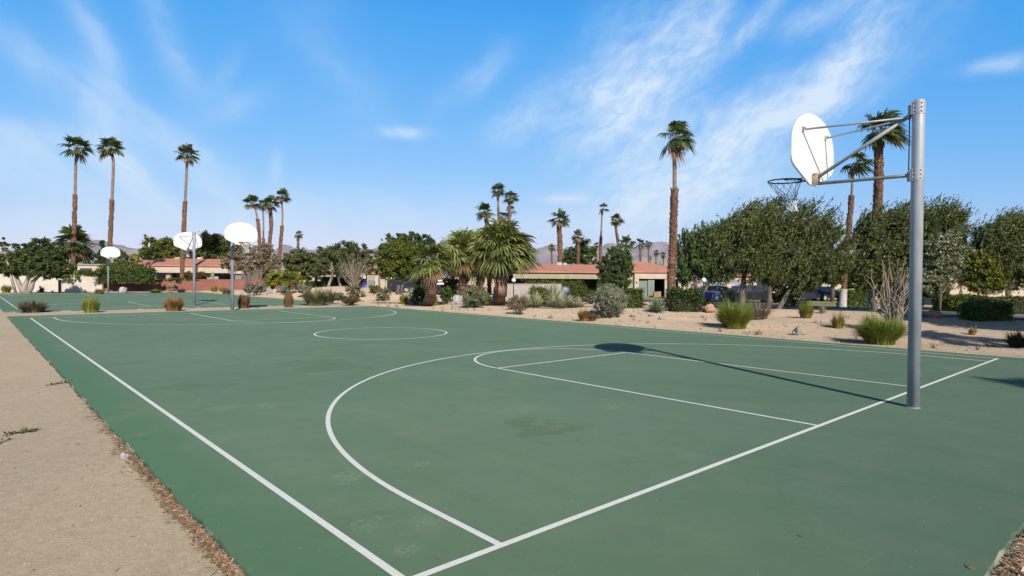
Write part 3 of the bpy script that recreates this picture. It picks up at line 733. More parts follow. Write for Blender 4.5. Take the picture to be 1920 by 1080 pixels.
hoop((.14, 32.49, 0), 0, 'hoop showing the back of its white board on the near edge of the far court', M_DARK, 3, swing=(.12, 0), detail=False)
hoop((.20, 59.17, 0), math.pi, 'most distant basketball hoop, before the ivy covered brick wall', M_ORANGE, 4, swing=(.1, 0), detail=False)

# ------------------------------------------------------------ foliage generators (numpy)
def unit(v): return v/np.maximum(np.linalg.norm(v, axis=-1, keepdims=True), 1e-9)
RTH = np.array([math.cos(yaw), math.sin(yaw), 0.]); FWH = np.array([-math.sin(yaw), math.cos(yaw), 0.])
def leafcloud(name, mat, P, out, l, wd, rng, flow=None, off=(0, 0, 0), parent=None, vary=.35):
    n = len(P); a = unit(rng.normal(size=(n, 3))+(0 if flow is None else np.array(flow)))
    nr = unit(out*1.35+rng.normal(size=(n, 3))*.55); b = unit(np.cross(nr, a))
    s = (1+vary*rng.normal(size=(n, 1))).clip(.4, 1.9); al = a*l*s/2; bw = b*wd*s/2; P = P-np.array(off)
    V = np.stack([P-al, P+bw-al*.1, P+al, P-bw-al*.1], 1)
    return link(name, quadmesh(name, V, mat), parent)
def blobs_px(blobs, dep, thick=.9):
    out = []
    for b in blobs:
        px, py, rx, ry = b[:4]; dd = dep+(b[4] if len(b) > 4 else 0); c = CAM+ray(px, py)*dd; s = dd/F
        out.append((c, np.array([rx*s, rx*s*thick, ry*s])))
    return out
def crown_points(B, n, rng, clump=.34, kmul=1.0, inner=.45, stretch=None):
    area = np.array([(r[0]*r[2])**1.0 for c, r in B]); area = area/area.sum(); PP = []; OO = []; 
    for (c, r), w_ in zip(B, area):
        m = int(n*w_); k = max(7, int(m/70*kmul)); k = min(k, 260)
        u = unit(rng.normal(size=(k, 3))); rad = rng.uniform(inner, 1.0, size=(k, 1))**.6
        q = u*rad; cc = q[:, :1]*RTH*r[0]+q[:, 1:2]*FWH*r[1]+q[:, 2:3]*np.array([0, 0, 1.])*r[2]
        cs = clump*np.mean(r)*rng.uniform(.5, 1.25, size=k)*min(1, 2.2/math.sqrt(k/12+.5)+.25)
        idx = rng.integers(0, k, size=m); v = rng.normal(size=(m, 3)); v = unit(v)*np.abs(rng.normal(size=(m, 1))*.35+.55).clip(0, 1.3)
        v[:, 2] *= .75
        if stretch is not None: v = v*.72+np.array(stretch)*(rng.normal(size=(m, 1))*.75+.25)
        p = c+cc[idx]+v*cs[idx][:, None]
        PP.append(p); OO.append(unit(unit(v)*.8+u[idx]*.7))
    return np.concatenate(PP), np.concatenate(OO)
def limb_tube(m, a, b, r0, r1, rng, bend=.12, n=6, k=6):
    a = np.array(a); b = np.array(b); L = np.linalg.norm(b-a); mid = rng.normal(size=3)*L*bend
    P = [a+(b-a)*t+mid*math.sin(math.pi*t) for t in np.linspace(0, 1, n)]
    m.tube([tuple(p) for p in P], [r0+(r1-r0)*t for t in np.linspace(0, 1, n)], k)
def tree(name, label, basepx, dep, trunks, blobs, lm, n, leaf, seed, bark=None, group=None, base=None, flow=None, clump=.34, thick=.9, cat='tree', limbs=True, kmul=1.0, inner=.45, core=0, extra=None, stretch=None, spray=None):
    """blobs and trunk lines are read off the picture at the tree's own distance and given real depth"""
    rng = np.random.default_rng(seed)
    if base is None: base = AT(basepx[0], dep) if len(basepx) == 1 else G(*basepx)
    dep = DEP(base) if dep is None else dep
    o = empty(name, base, label, cat, group); off = tuple(base); B = blobs_px(blobs, dep, thick)
    P, O = crown_points(B, n, rng, clump, kmul, inner, stretch)
    zmin = base.z+.05; P[:, 2] = np.maximum(P[:, 2], zmin+rng.uniform(0, .2, size=len(P)))
    l, wd = leaf
    cr = leafcloud('crown', lm, P, O, l, wd, rng, flow, off, o)
    if extra:
        k = rng.random(len(P)) < extra[1]; leafcloud('pale_leaves', extra[0], P[k]+O[k]*.05, O[k], l, wd, rng, flow, off, cr)
    if spray: sprigs(o, B, lm, off, rng, spray[0], spray[1], spray[2], leaf)
    m = MB(); bark = bark or M_BARK; tops = []
    for T in trunks:
        pts = []; rad = []; do = rng.normal()*.25
        for i, (x, y, wpx) in enumerate(T):
            p = CAM+ray(x, y)*(dep+do*i/max(1, len(T)-1)); 
            if i == 0: p[2] = min(p[2], hz(p[0], p[1]))-.1
            pts.append(p); rad.append(wpx*dep/F/2)
        Q = []; Rr = []
        for i in range(len(pts)-1):
            for f in (0, .5): Q.append(pts[i]+(pts[i+1]-pts[i])*f+(rng.normal(size=3)*rad[i]*.25 if f else 0)); Rr.append(rad[i]+(rad[i+1]-rad[i])*f)
        Q.append(pts[-1]); Rr.append(rad[-1]); m.tube([tuple(q) for q in Q], Rr, 9); tops.append((pts[-1], rad[-1]))
    if limbs and tops:
        for (c, r) in B:
            t, rr = min(tops, key=lambda t: np.linalg.norm(t[0]-c)); end = c+rng.normal(size=3)*r*.15
            limb_tube(m, t, end, rr*.7, rr*.3, rng)
            for _ in range(7):
                u = unit(rng.normal(size=3)); u[2] = abs(u[2])*.7; limb_tube(m, t+(end-t)*rng.uniform(.35, 1), c+(RTH*u[0]*r[0]+FWH*u[1]*r[1]+np.array([0, 0, u[2]*r[2]]))*.85, rr*.28, rr*.08, rng, .1, 5, 4)
    if trunks: m.build('trunk', bark, o, True, off=off)
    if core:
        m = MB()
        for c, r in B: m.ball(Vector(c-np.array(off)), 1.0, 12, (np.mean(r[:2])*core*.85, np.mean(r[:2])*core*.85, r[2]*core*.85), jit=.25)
        m.build('dark_core', M_DARK_CORE, o)  # added solid core, near-black for the shaded inside of the crown
    return o
def sprigs(o, B, lm, off, rng, n, dirv, L, leaf, per=12, top=.1):
    P = []; O = []
    for c, r in B:
        for _ in range(max(3, int(n/len(B)))):
            u = unit(rng.normal(size=3)); u[2] = abs(u[2])*.8+top; u = unit(u)
            p0 = c+RTH*u[0]*r[0]+FWH*u[1]*r[1]+np.array([0, 0, 1.])*u[2]*r[2]; p0 = c+(p0-c)*rng.uniform(.85, 1.02)
            d = unit(np.array(dirv)+rng.normal(size=3)*.35+u*.4); t = np.linspace(0, 1, per)[:, None]; l_ = L*rng.uniform(.4, 1.2)
            q = p0+d*l_*t+np.array(dirv)*.25*l_*t**2+rng.normal(size=(per, 3))*.03; P.append(q); O.append(np.tile(u, (per, 1)))
    P = np.concatenate(P); O = np.concatenate(O); leafcloud('outer_sprays', lm, P, O, leaf[0], leaf[1], rng, unit(np.array(dirv))*2.2, off, o)
def stripmesh(name, mats, Pt, Wd, Sd, off=(0, 0, 0), parent=None, mi=None):
    """n ribbons of k cross lines: Pt (n,k,3), Wd (n,k), Sd (n,3) or (n,k,3)"""
    n, k = Wd.shape
    if Sd.ndim == 2: Sd = np.repeat(Sd[:, None], k, 1)
    A = Pt+Sd*Wd[..., None]/2-np.array(off); Bq = Pt-Sd*Wd[..., None]/2-np.array(off)
    V = np.stack([A, Bq], 2).reshape(-1, 3); b = (np.arange(n)*2*k)[:, None]+2*np.arange(k-1)[None]; b = b.reshape(-1)
    Fc = np.stack([b, b+1, b+3, b+2], -1); nf = len(Fc)
    me = bpy.data.meshes.new(name); me.vertices.add(len(V)); me.vertices.foreach_set('co', V.astype(np.float32).reshape(-1))
    me.loops.add(nf*4); me.loops.foreach_set('vertex_index', Fc.astype(np.int32).reshape(-1))
    me.polygons.add(nf); me.polygons.foreach_set('loop_start', np.arange(0, nf*4, 4, dtype=np.int32)); me.materials.append(mats); me.update(calc_edges=True)
    return link(name, me, parent)
def grass(name, label, base, wpx, hpx, mat, n, seed, cat='grass clump', group=None, spread=1.0, bw=.014, mat2=None, frac2=0, plume=None, droop=.35, split=None):
    rng = np.random.default_rng(seed); dep = DEP(base); s = dep/F; Rr = wpx*s/2; H = hpx*s
    o = empty(name, base, label, cat, group)
    def blades(n, mat, nm, H=H, bw=bw, Rr=Rr, a0=0, a1=2*math.pi, par=o):
        az_ = rng.uniform(a0, a1, n)
        bs = np.sqrt(rng.random(n))*Rr*.48; out = np.stack([np.cos(az_), np.sin(az_), 0*az_], -1)
        P0 = out*bs[:, None]; L = H*(rng.uniform(.45, 1.0, n)+.22*rng.random(n)**4)*(1+.16*np.sin(az_*3+seed)+.10*np.sin(az_*7)); lean = (rng.random(n)**.7)*Rr*.80*spread*(1+.18*np.sin(az_*2+seed*2))
        k = 5; t = np.linspace(0, 1, k); Pt = P0[:, None]+out[:, None]*(lean[:, None]*t**1.7)[..., None]
        Pt[..., 2] += L[:, None]*(t-droop*t**3*(lean/(Rr*.62*spread+1e-6))[:, None]); Pt += rng.normal(size=(n, 1, 3))*.01
        Wd = (bw*rng.uniform(.6, 1.3, (n, 1)))*np.array([1, .95, .8, .5, .08]); sd = unit(np.cross(out+rng.normal(size=(n, 3))*.8, [0, 0, 1.]))
        ob = stripmesh(nm, mat, Pt, Wd, sd, parent=par); return ob
    if mat2:
        blades(int(n*(1-frac2)), mat, 'blades'); blades(int(n*frac2), mat2, 'dry_blades', H=H*.8, Rr=Rr*.95)
    else: blades(n, mat, 'blades')
    if plume:
        blades(int(n*.18), plume, 'seed_heads', H=H*1.25, bw=bw*1.6)
    return o
def rosette(name, label, base, wpx, hpx, mat, n, seed, cat='agave', group=None, wide=.09, trunk=0):
    rng = np.random.default_rng(seed); s = DEP(base)/F; Rr = wpx*s/2; H = hpx*s
    o = empty(name, base, label, cat, group)
    az_ = np.arange(n)*2.39996+rng.normal(size=n)*.1; e = np.linspace(1.45, .12, n)+rng.normal(size=n)*.06
    d = np.stack([np.cos(az_)*np.cos(e), np.sin(az_)*np.cos(e), np.sin(e)], -1); L = np.sqrt((Rr*np.cos(e))**2+(H*np.sin(e))**2)*rng.uniform(.85, 1.08, n)
    k = 5; t = np.linspace(0, 1, k); Pt = d[:, None]*(L[:, None]*t)[..., None]; Pt[..., 2] -= (L[:, None]*.10*np.cos(e)[:, None]*t**2); Pt[..., 2] += .03+trunk
    side = unit(np.cross(d, [0, 0, 1.])); Wd = np.ones((n, 1))*wide*np.array([.75, 1.0, .9, .6, .03])
    up = unit(np.cross(side, d))
    for sg in (1, -1):      # two half leaves folded into a shallow channel
        sd = unit(side*1.0+up*.45*sg); stripmesh('leaves', mat, Pt+sg*side[:, None]*(Wd/4)[..., None]+up[:, None]*(Wd*.10)[..., None], Wd/2, sd, parent=o)
    if trunk: m = MB(); m.tube([(0, 0, -.1), (0, 0, trunk)], [.09, .11], 10); m.build('stem', M_BARK, o, True)
    return o
def shrub(name, label, base, wpx, hpx, mat, n, seed, leaf=(.07, .03), cat='shrub', group=None, upright=.5, extra=None, stems=True, loose=.0, blobs=None):
    rng = np.random.default_rng(seed); s = DEP(base)/F; Rr = wpx*s/2; H = hpx*s; o = empty(name, base, label, cat, group)
    B = []; k = 7
    for i in range(k):
        a = 2*math.pi*i/k+rng.normal()*.3; q = rng.uniform(.25, .62)
        B.append((np.array([math.cos(a)*Rr*q, math.sin(a)*Rr*q, H*rng.uniform(.42, .60)]), np.array([Rr*.42, Rr*.42, H*rng.uniform(.34, .42)])*rng.uniform(.8, 1.1)))
    B.append((np.array([0, 0, H*.55]), np.array([Rr*.5, Rr*.5, H*.44])))
    P, O = crown_points(B, n, rng, .36, 1.3, .35+loose); P[:, 2] = np.abs(P[:, 2])+.01
    leafcloud('foliage', mat, P, O, leaf[0], leaf[1], rng, (0, 0, upright*2), parent=o)
    if extra: k = rng.random(len(P)) < extra[1]; leafcloud('flowers', extra[0], P[k]+O[k]*.04, O[k], leaf[0]*1.0, leaf[0]*.8, rng, parent=o)
    if stems:
        m = MB()
        for i in range(14):
            c, r = B[i % len(B)]; limb_tube(m, rng.normal(size=3)*[.04, .04, 0]-np.array([0, 0, .05]), c+rng.normal(size=3)*r*.6, .018, .006, rng, .08, 5, 4)
        m.build('stems', M_BARK, o, True)
    return o
def hedge(name, label, p, size, mat, n, seed, rz=0, leaf=(.09, .05), cat='hedge', group=None, rough=.06):
    rng = np.random.default_rng(seed); o = empty(name, p, label, cat, group, rz); sx, sy, sz = size
    A = [sy*sz, sy*sz, sx*sz, sx*sz, sx*sy]; A = np.array(A)/sum(A); f = rng.choice(5, n, p=A); u = rng.uniform(-.5, .5, (n, 3)); O = np.zeros((n, 3))
    for k, (ax, v) in enumerate(((0, -.5), (0, .5), (1, -.5), (1, .5), (2, .5))): q = f == k; u[q, ax] = v; O[q, ax] = np.sign(v)
    P = u*np.array([sx, sy, sz])+np.array([0, 0, sz/2]); P += rng.normal(size=(n, 3))*rough*np.array([1, 1, .8])-O*np.abs(rng.normal(size=(n, 1)))*rough
    lump = np.array([noise.noise(Vector(p_)*1.3) for p_ in P])[:, None]; P += O*lump*rough*2.2
    P[:, 2] = np.maximum(P[:, 2], .01)
    fo = leafcloud('foliage', mat, P, O, leaf[0], leaf[1], rng, parent=o)
    m = MB(); m.box((0, 0, sz/2-.06), (sx-.22, sy-.22, sz-.12)); m.build('dark_core', M_DARK_CORE, o)  # added solid core, near-black for the shaded inside of the hedge
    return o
M_DARK_CORE = simple('foliage_core_shade', (.022, .026, .012), (.04, .04, .02), 6.)  # colour of added foliage cores, the inner shade put into it
def rock(label, base, wpx, hpx, mat, seed, group=None, name='rock'):
    s = DEP(base)/F; w_ = wpx*s/2; h_ = hpx*s; bm = MB(); c = Vector((seed*3.1, seed*1.7, seed*.9)); N = 22; vs = []; R_ = 12
    for i in range(R_+1):
        th = math.pi*i/R_
        for k in range(N):
            ph = 2*math.pi*k/N; q = Vector((math.sin(th)*math.cos(ph), math.sin(th)*math.sin(ph), math.cos(th)))
            rr = 1+.45*noise.noise(q*1.3+c)+.18*noise.noise(q*3.2+c)+.07*noise.noise(q*8+c)
            rr = round(rr*7)/7*.35+rr*.65
            vs.append(Vector((q.x*w_, q.y*w_*.85, q.z*h_*.62+h_*.36))*rr)
    bm.add(vs, [(i*N+k, (i+1)*N+k, (i+1)*N+(k+1) % N, i*N+(k+1) % N) for i in range(R_) for k in range(N)])
    return tag(bm.build(name, mat, loc=base), label, 'rock', group)

def palm_crown(center, R, rng, nfr, nbl, mat, deadmat, parent, off, wind=(0, 0, 0), emin=-.5, emax=1.45, droop=.35, fanfrac=.58, dead=.15, k=5, scoop=.25, wmul=1.0, gaps=.1):
    PT = []; WD = []; SD = []; PD = []; WDd = []; SDd = []; wind = np.array(wind)
    for i in range(nfr):
        if rng.random() < gaps: continue
        a = i*2.39996+rng.normal()*.30; f = (i+.5)/nfr; e = emax+(emin-emax)*f**.95+rng.normal()*.16
        d = np.array([math.cos(a)*math.cos(e), math.sin(a)*math.cos(e), math.sin(e)]); d = unit(d+wind*rng.uniform(.6, 1.2))
        sc = rng.uniform(.74, 1.12); Lp = R*(1-fanfrac)*sc; Lf = R*fanfrac*sc*1.12
        O = np.array(center)+d*Lp-np.array([0, 0, Lp*.12*math.cos(e)])
        s_ = unit(np.cross(d, [0, 0, 1.])+rng.normal(size=3)*.18); nr = unit(np.cross(s_, d))
        phi = np.linspace(-1.75, 1.75, nbl); dphi = phi[1]-phi[0]
        db = np.cos(phi)[:, None]*d+np.sin(phi)[:, None]*s_+nr*(scoop*(np.abs(phi)/1.75)**1.2)[:, None]; db = unit(db)
        Lb = Lf*(.62+.38*np.cos(phi*.75))*rng.uniform(.9, 1.08, nbl)
        t = np.linspace(0, 1, k); P = O+db[:, None]*(Lb[:, None]*t)[..., None]
        dr = (droop*Lb[:, None]*t**2.4)*rng.uniform(.7, 1.4, (nbl, 1)); P[..., 2] -= dr; P += wind*(Lb[:, None]*t**2*.5)[..., None]
        wd = np.interp(t, [0, .5, .8, 1], [0.0, .52, .40, .03])*Lf*dphi*wmul; wd[0] = Lf*.02
        sd = unit(-np.sin(phi)[:, None]*d+np.cos(phi)[:, None]*s_)
        isd = f > 1-dead
        (PD if isd else PT).append(P); (WDd if isd else WD).append(np.repeat(wd[None], nbl, 0)); (SDd if isd else SD).append(sd)
        pt = np.stack([np.array(center)+(O-np.array(center))*q for q in np.linspace(0, 1, k)], 0)[None]
        (PD if isd else PT).append(pt); (WDd if isd else WD).append(np.full((1, k), R*.022)); (SDd if isd else SD).append(s_[None])
    stripmesh('crown', mat, np.concatenate(PT), np.concatenate(WD), np.concatenate(SD), off, parent)
    if PD: stripmesh('dead_fronds', deadmat, np.concatenate(PD), np.concatenate(WDd), np.concatenate(SDd), off, parent)

def palm(label, dep, tr, crown, seed, split=None, wlow=9, wup=5, mat=None, nfr=34, nbl=11, base=None, wind=(.10, 0, -.02), group='tall fan palms on the skyline', boots=160, white=None, droop=.35, skirt=True, cat='palm tree', emin=-.70, zb=None, fanfrac=.54, gaps=.22, dead=.06, flare=None):
    """tr: trunk line in the picture from base to top; split: picture height where rough lower trunk ends"""
    rng = np.random.default_rng(seed); s = dep/F
    bp = base or AT(tr[0][0], dep)
    if zb is not None: bp.z = zb
    o = empty('fan_palm', bp, label, cat, group); off = tuple(bp)
    pts = [np.array(bp)-[0, 0, .1]]+[CAM+ray(x, y)*dep for x, y in tr[1:]]
    # densify
    def dens(P, n):
        P = np.array(P); d = np.r_[0, np.cumsum(np.linalg.norm(np.diff(P, axis=0), axis=1))]; q = np.linspace(0, d[-1], n)
        return np.stack([np.interp(q, d, P[:, j]) for j in range(3)], -1)
    n = 48; P = dens(pts, n); 
    for _ in range(4): P[1:-1] = (P[:-2]+2*P[1:-1]+P[2:])/4
    zs = None if split is None else (CAM+ray(tr[-1][0], split)*dep)[2]
    low = P if zs is None else P[P[:, 2] <= zs]; up = None if zs is None else P[max(0, len(low)-2):]
    if white:
        zw = (CAM+ray(tr[0][0], white)*dep)[2]; wl = low[low[:, 2] <= zw+.1]; m = MB(); m.tube([tuple(p) for p in wl], [wlow*s/2*(1.45-.35*i/len(wl)) for i in range(len(wl))], 14); m.build('whitewashed_base', M_WASH, o, True, off=off)
    m = MB(); rl = [wlow*s/2*(1+(.10 if not flare else .02)*rng.normal())*(1.12 if i == len(low)-1 and not flare else 1)*(1 if not flare else flare[0]+(flare[1]-flare[0])*min(1, i/len(low)/.8)) for i in range(len(low))]
    m.tube([tuple(p) for p in low], [r*.86 for r in rl], 10)
    for _ in range(boots):       # stubs of cut leaf stems
        i = rng.integers(0, len(low)-1) if len(low) > 1 else 0; f = rng.random(); c = low[i]+(low[min(i+1, len(low)-1)]-low[i])*f
        if white and c[2] < zw: continue
        a = rng.uniform(0, 2*math.pi); u = np.array([math.cos(a), math.sin(a), 0]); r = wlow*s/2; v = np.array([-u[1], u[0], 0]); hh = r*rng.uniform(.7, 1.3)
        q = c+u*r*.78; m.add([q-v*r*.34-[0, 0, hh*.4], q+v*r*.34-[0, 0, hh*.4], q+u*r*rng.uniform(.15, .42)+v*r*.2+[0, 0, hh*.6], q+u*r*rng.uniform(.15, .40)-v*r*.2+[0, 0, hh*.6], q+[0, 0, hh*.5]-u*r*.1],
              [(0, 1, 2, 3), (3, 2, 4), (0, 3, 4), (1, 4, 2)])
    m.build('rough_trunk', M_PALMBASE if flare else M_PALMLO, o, bool(flare), off=off)
    if up is not None and len(up) > 1:
        m = MB(); m.tube([tuple(p) for p in up], [wup*s/2*(1+.04*math.sin(i*2.1)) for i in range(len(up))], 10); m.build('smooth_trunk', M_PALMUP, o, True, off=off)
    cx, cy, Rpx = crown; top = P[-1]; R = Rpx*s; C = CAM+ray(cx, cy)*dep; hub = top*.55+C*.45 if np.linalg.norm(C-top) < R else C; hub = C-np.array([0, 0, R*.15]); hub = hub if hub[2] > top[2]+R*.1 else top+[0, 0, R*.1]
    m = MB(); m.tube([tuple(top-[0, 0, R*.30]), tuple(top), tuple(hub)], [wup*s*.55, min(max(wup, wlow*.6), 11)*s*.62, wup*s*.3], 9)
    for _ in range(14):
        a = rng.uniform(0, 6.28); u = np.array([math.cos(a), math.sin(a), 0]); q = top-[0, 0, R*rng.uniform(0, .30)]; r = min(max(wup, wlow*.6), 9)*s*.5
        m.tube([tuple(q), tuple(q+u*r+[0, 0, r*.4]), tuple(q+u*r*1.4-[0, 0, r*.9])], [r*.22, r*.2, r*.05], 4)
    m.build('leaf_bases', M_PALMLO, o, False, off=off)
    wv = RTH*wind[0]+FWH*wind[1]+np.array([0, 0, wind[2]])
    palm_crown(hub, R, rng, nfr, nbl, mat or L_FROND, L_DEAD, o, off, wv, emin=emin, droop=droop, fanfrac=fanfrac, gaps=gaps, dead=dead)
    return o

# ------------------------------------------------------------ palms
GP = 'tall fan palms on the skyline'
palm('tall slender fan palm, leftmost of the skyline, behind the far left tree', 63, [(134,0),(137,500),(140,400),(142,300),(144,286)], (144,272,30), 11, split=362, wlow=8.6, wup=5)
palm('tall slender fan palm with its trunk just behind the most distant hoop', 63, [(205,0),(206,460),(209,400),(212,330),(213,300),(209,284)], (208,273,27), 12, split=373, wlow=8.6, wup=5)
palm('tall slender fan palm rising behind the brick wall and the hoop seen from the back', 70, [(340,0),(343,470),(347,380),(351,300),(352,296)], (351,286,25), 13, split=377, wlow=8.2, wup=4.6)
palm('fan palm leaning left, leftmost of the four behind the brown bare tree', 78, [(489,0),(487,460),(484,415),(479,392),(476,384)], (472,378,20), 14, split=411, wlow=7, wup=3.4)
palm('thinnest fan palm, second from left of the four behind the brown tree', 84, [(494,0),(494,470),(494,420),(493,392)], (492,381,15), 15, split=446, wlow=6.5, wup=3, nfr=24)
palm('stout trunked fan palm, third from left of the four behind the brown tree', 78, [(505,0),(505,460),(509,420),(506,388)], (507,379,21), 16, wlow=7.5)
palm('tallest fan palm, rightmost of the four behind the brown tree', 74, [(522,0),(524,480),(529,425),(530,400),(528,376)], (529,364,17), 17, split=423, wlow=7, wup=3.2)
palm('small lone fan palm between the leaning palms and the dark round tree', 110, [(559,0),(559,448)], (560,438,11), 18, wlow=5, nfr=18, nbl=8, boots=60)
palm('stout fan palm, left of the group above the big bushy palm', 66, [(918,0),(915,440),(911,404)], (908,393,22), 19, wlow=9)
palm('highest thin fan palm of the group above the big bushy palm', 80, [(936,0),(935,440),(934,372)], (935,354,17), 20, split=385, wlow=5, wup=4)
palm('fan palm right of the highest one above the big bushy palm', 80, [(956,0),(955,440),(955,378)], (957,367,17), 21, wlow=5.5)
palm('lower fan palm standing before its taller neighbour at the group above the bushy palm', 84, [(954,0),(954,440),(954,405)], (957,394,14), 22, wlow=5.5, nfr=26)
palm('small dark fan palm in the middle of the group above the bushy palm', 90, [(942,0),(942,440),(941,412)], (940,403,12), 23, wlow=5, nfr=24)
palm('stout fan palm standing behind the tan fascia of the salmon roofed house', 92, [(1050,0),(1050,450),(1048,422)], (1049,408,23), 24, wlow=10)
palm('fan palm in front of the rounded pine behind the salmon roof', 92, [(1084,0),(1084,470),(1083,450)], (1083,440,15), 25, wlow=7)
palm('thin tall fan palm left of the dense vine covered tree', 92, [(1124,0),(1126,460),(1129,398)], (1131,388,13), 26, split=440, wlow=6, wup=3, nfr=24)
palm('leaning fan palm above the vine covered tree', 88, [(1160,0),(1159,455),(1155,430),(1154,418)], (1155,409,16), 27, wlow=6)
palm('bushy fan palm just above the vine covered tree', 84, [(1175,0),(1175,470),(1174,462)], (1174,453,20), 28, wlow=7, nfr=40)
palm('fan palm with drooping skirt, left of the five distant small palms', 110, [(1200,0),(1201,480),(1200,462)], (1200,455,13), 29, wlow=4.5, nfr=24)
palm('second from left of the five distant small palms', 120, [(1215,0),(1216,480),(1216,463)], (1215,456,10), 30, wlow=3.2, nfr=20, nbl=8, boots=40)
palm('third from left of the five distant small palms, partly over the garage roof', 150, [(1230,0),(1230,490),(1230,478)], (1230,473,8), 31, wlow=2.6, nfr=18, nbl=8, boots=30)
palm('rightmost of the five distant small palms, beside the tall trunk', 150, [(1244,0),(1244,495),(1244,482)], (1243,477,7.5), 32, wlow=2.6, nfr=18, nbl=8, boots=30)
palm('lowest of the distant small palms, between its taller neighbours', 170, [(1219,0),(1219,500),(1219,485)], (1219,481,4.5), 33, wlow=2.2, nfr=14, nbl=8, boots=20)
palm('small distant fan palm left of the stout one behind the house', 120, [(1035,0),(1035,490),(1034,468)], (1034,462,9), 34, wlow=3.6, nfr=20, nbl=8, boots=40)
palm('small distant fan palm between the pine and the thin palm', 120, [(1118,0),(1118,490),(1118,466)], (1118,459,9), 35, wlow=3.4, nfr=20, nbl=8, boots=40)
palm('short distant fan palm behind the grey green tree at centre left', 90, [(601,0),(600,480),(600,472)], (598,466,9), 36, wlow=5, nfr=20, nbl=8, boots=40)
palm('tallest fan palm, its two part trunk standing alone right of the garage', 35, [(1257,0),(1261,470),(1265,352),(1265,300),(1263,278)], (1268,250,40), 37, split=351, wlow=14.5, wup=7.5, nfr=40, nbl=14, boots=520, base=G(1256,577), wind=(.30,0,-.10), droop=.5, emin=-.9, gaps=.3)
palm('thick trunked fan palm rising behind the nearest hoop arms', 39, [(1638,0),(1643,440),(1648,330),(1647,262)], (1652,236,48), 38, wlow=16, nfr=42, nbl=14, boots=620, wind=(.38,0,-.05), white=548, droop=.45, emin=-.6, gaps=.3)
palm('slim fan palm with whitewashed foot between the olive tree and the dark tree', 43, [(1580,0),(1585,500),(1595,390),(1598,350),(1599,322)], (1607,300,33), 39, split=367, wlow=10.5, wup=4.6, nfr=28, nbl=14, boots=420, wind=(.40,0,-.10), white=543, droop=.5, gaps=.3, base=AT(1580,42))
palm('broad young fan palm with a flared reddish trunk and grass at its foot', 33, [(806,0),(810,545),(814,520),(814,500)], (812,482,50), 40, wlow=22, nfr=50, nbl=20, boots=0, mat=L_FRONDG, base=G(803,572), group='broad bushy fan palms by the court', emin=-.42, droop=.42, gaps=.05, dead=.02, flare=(1.5, .8))
palm('broad bushy fan palm half hidden between the flared palm and the largest palm', 42, [(868,0),(868,540),(869,500),(869,480)], (862,470,58), 41, wlow=18, nfr=66, nbl=18, boots=120, mat=L_FRONDG, group='broad bushy fan palms by the court', emin=-.6, droop=.5, gaps=.08)
palm('largest bushy fan palm with drooping yellow green fronds', 34, [(938,0),(938,545),(941,512),(942,480)], (950,484,76), 42, wlow=23, nfr=100, nbl=20, boots=260, mat=L_FRONDG, base=G(935,570), group='broad bushy fan palms by the court', emin=-.42, droop=.50, gaps=.12, fanfrac=.5, dead=.02, flare=(1.4, .85))
palm('broad bushy fan palm behind and left of the largest one, its crown merging with it', 43, [(900,0),(900,540),(900,500),(900,482)], (902,466,54), 45, wlow=16, nfr=70, nbl=18, boots=100, mat=L_FRONDG, group='broad bushy fan palms by the court', emin=-.9, droop=.5, gaps=.1)
palm('wide crowned palm behind the far left tree and cream wall', 64, [(139,0),(139,500),(139,470)], (138,450,42), 43, wlow=10, nfr=54, nbl=14, mat=L_FROND, group='broad bushy fan palms by the court', emin=-.9)
palm('small trunkless fan palm right of the yellow green bush', 46, [(543,0),(543,530),(543,527)], (543,524,19), 44, wlow=6, nfr=34, nbl=14, boots=20, mat=L_MID, emin=-.6, group='broad bushy fan palms by the court')

# ------------------------------------------------------------ trees
# left
tree('shade_tree', 'grey barked tree with several forked trunks before the cream wall at far left', (46,550), None,
     [[(42,545,13),(35,530,8),(28,512,6)], [(46,546,14),(50,528,7),(58,512,5)], [(50,545,12),(62,528,7),(78,513,5)], [(30,510,5),(12,482,5),(4,468,3)]],
     [(20,492,24,18),(60,490,34,24),(95,492,28,26),(118,505,18,18),(75,462,20,16),(34,508,22,8),(8,460,8,14),(36,462,12,9),(85,513,34,9),(60,478,30,20),(100,475,20,20),(22,508,20,9)], L_DARK, 30000, (.20,.10), 101, bark=M_BARKP, clump=.30)
tree('cypress', 'narrow dark cypress left of the most distant hoop', (192,), 95, [[(192,510,3),(192,480,2)]], [(192,485,6,22),(192,466,3.5,18),(192,500,6,20)], L_CYP, 6500, (.32,.16), 102, core=.8, limbs=False, group=None)
tree('distant_tree', 'small olive green tree between the most distant hoop and the yellowish tree', (228,), 92, [[(228,510,3),(228,495,2)]], [(228,484,11,13),(222,495,9,9)], L_OLIVE, 2200, (.34,.2), 103)
tree('distant_tree', 'yellowish green tree left of the mountain foot', (250,), 94, [[(250,510,3),(250,498,2)]], [(248,488,14,12),(262,492,9,9),(240,495,9,8)], L_YEL, 2200, (.34,.2), 104)
tree('distant_tree', 'dark low tree band behind the cream flat building', (175,), 96, [[(165,510,3),(165,498,2)]], [(150,490,16,12),(172,486,14,14),(200,490,14,12),(215,496,14,12)], L_HEDGE, 4200, (.34,.2), 105)
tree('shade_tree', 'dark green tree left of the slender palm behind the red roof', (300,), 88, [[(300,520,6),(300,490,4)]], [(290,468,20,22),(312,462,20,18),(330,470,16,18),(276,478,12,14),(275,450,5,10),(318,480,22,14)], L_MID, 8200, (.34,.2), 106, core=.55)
tree('shade_tree', 'large dark evergreen behind the right half of the red roof', (395,), 86, [[(395,520,7),(395,490,5)]], [(385,455,26,24),(410,462,28,26),(365,468,22,20),(430,475,20,20),(400,480,40,14)], L_DARK, 11000, (.36,.2), 107, core=.55)
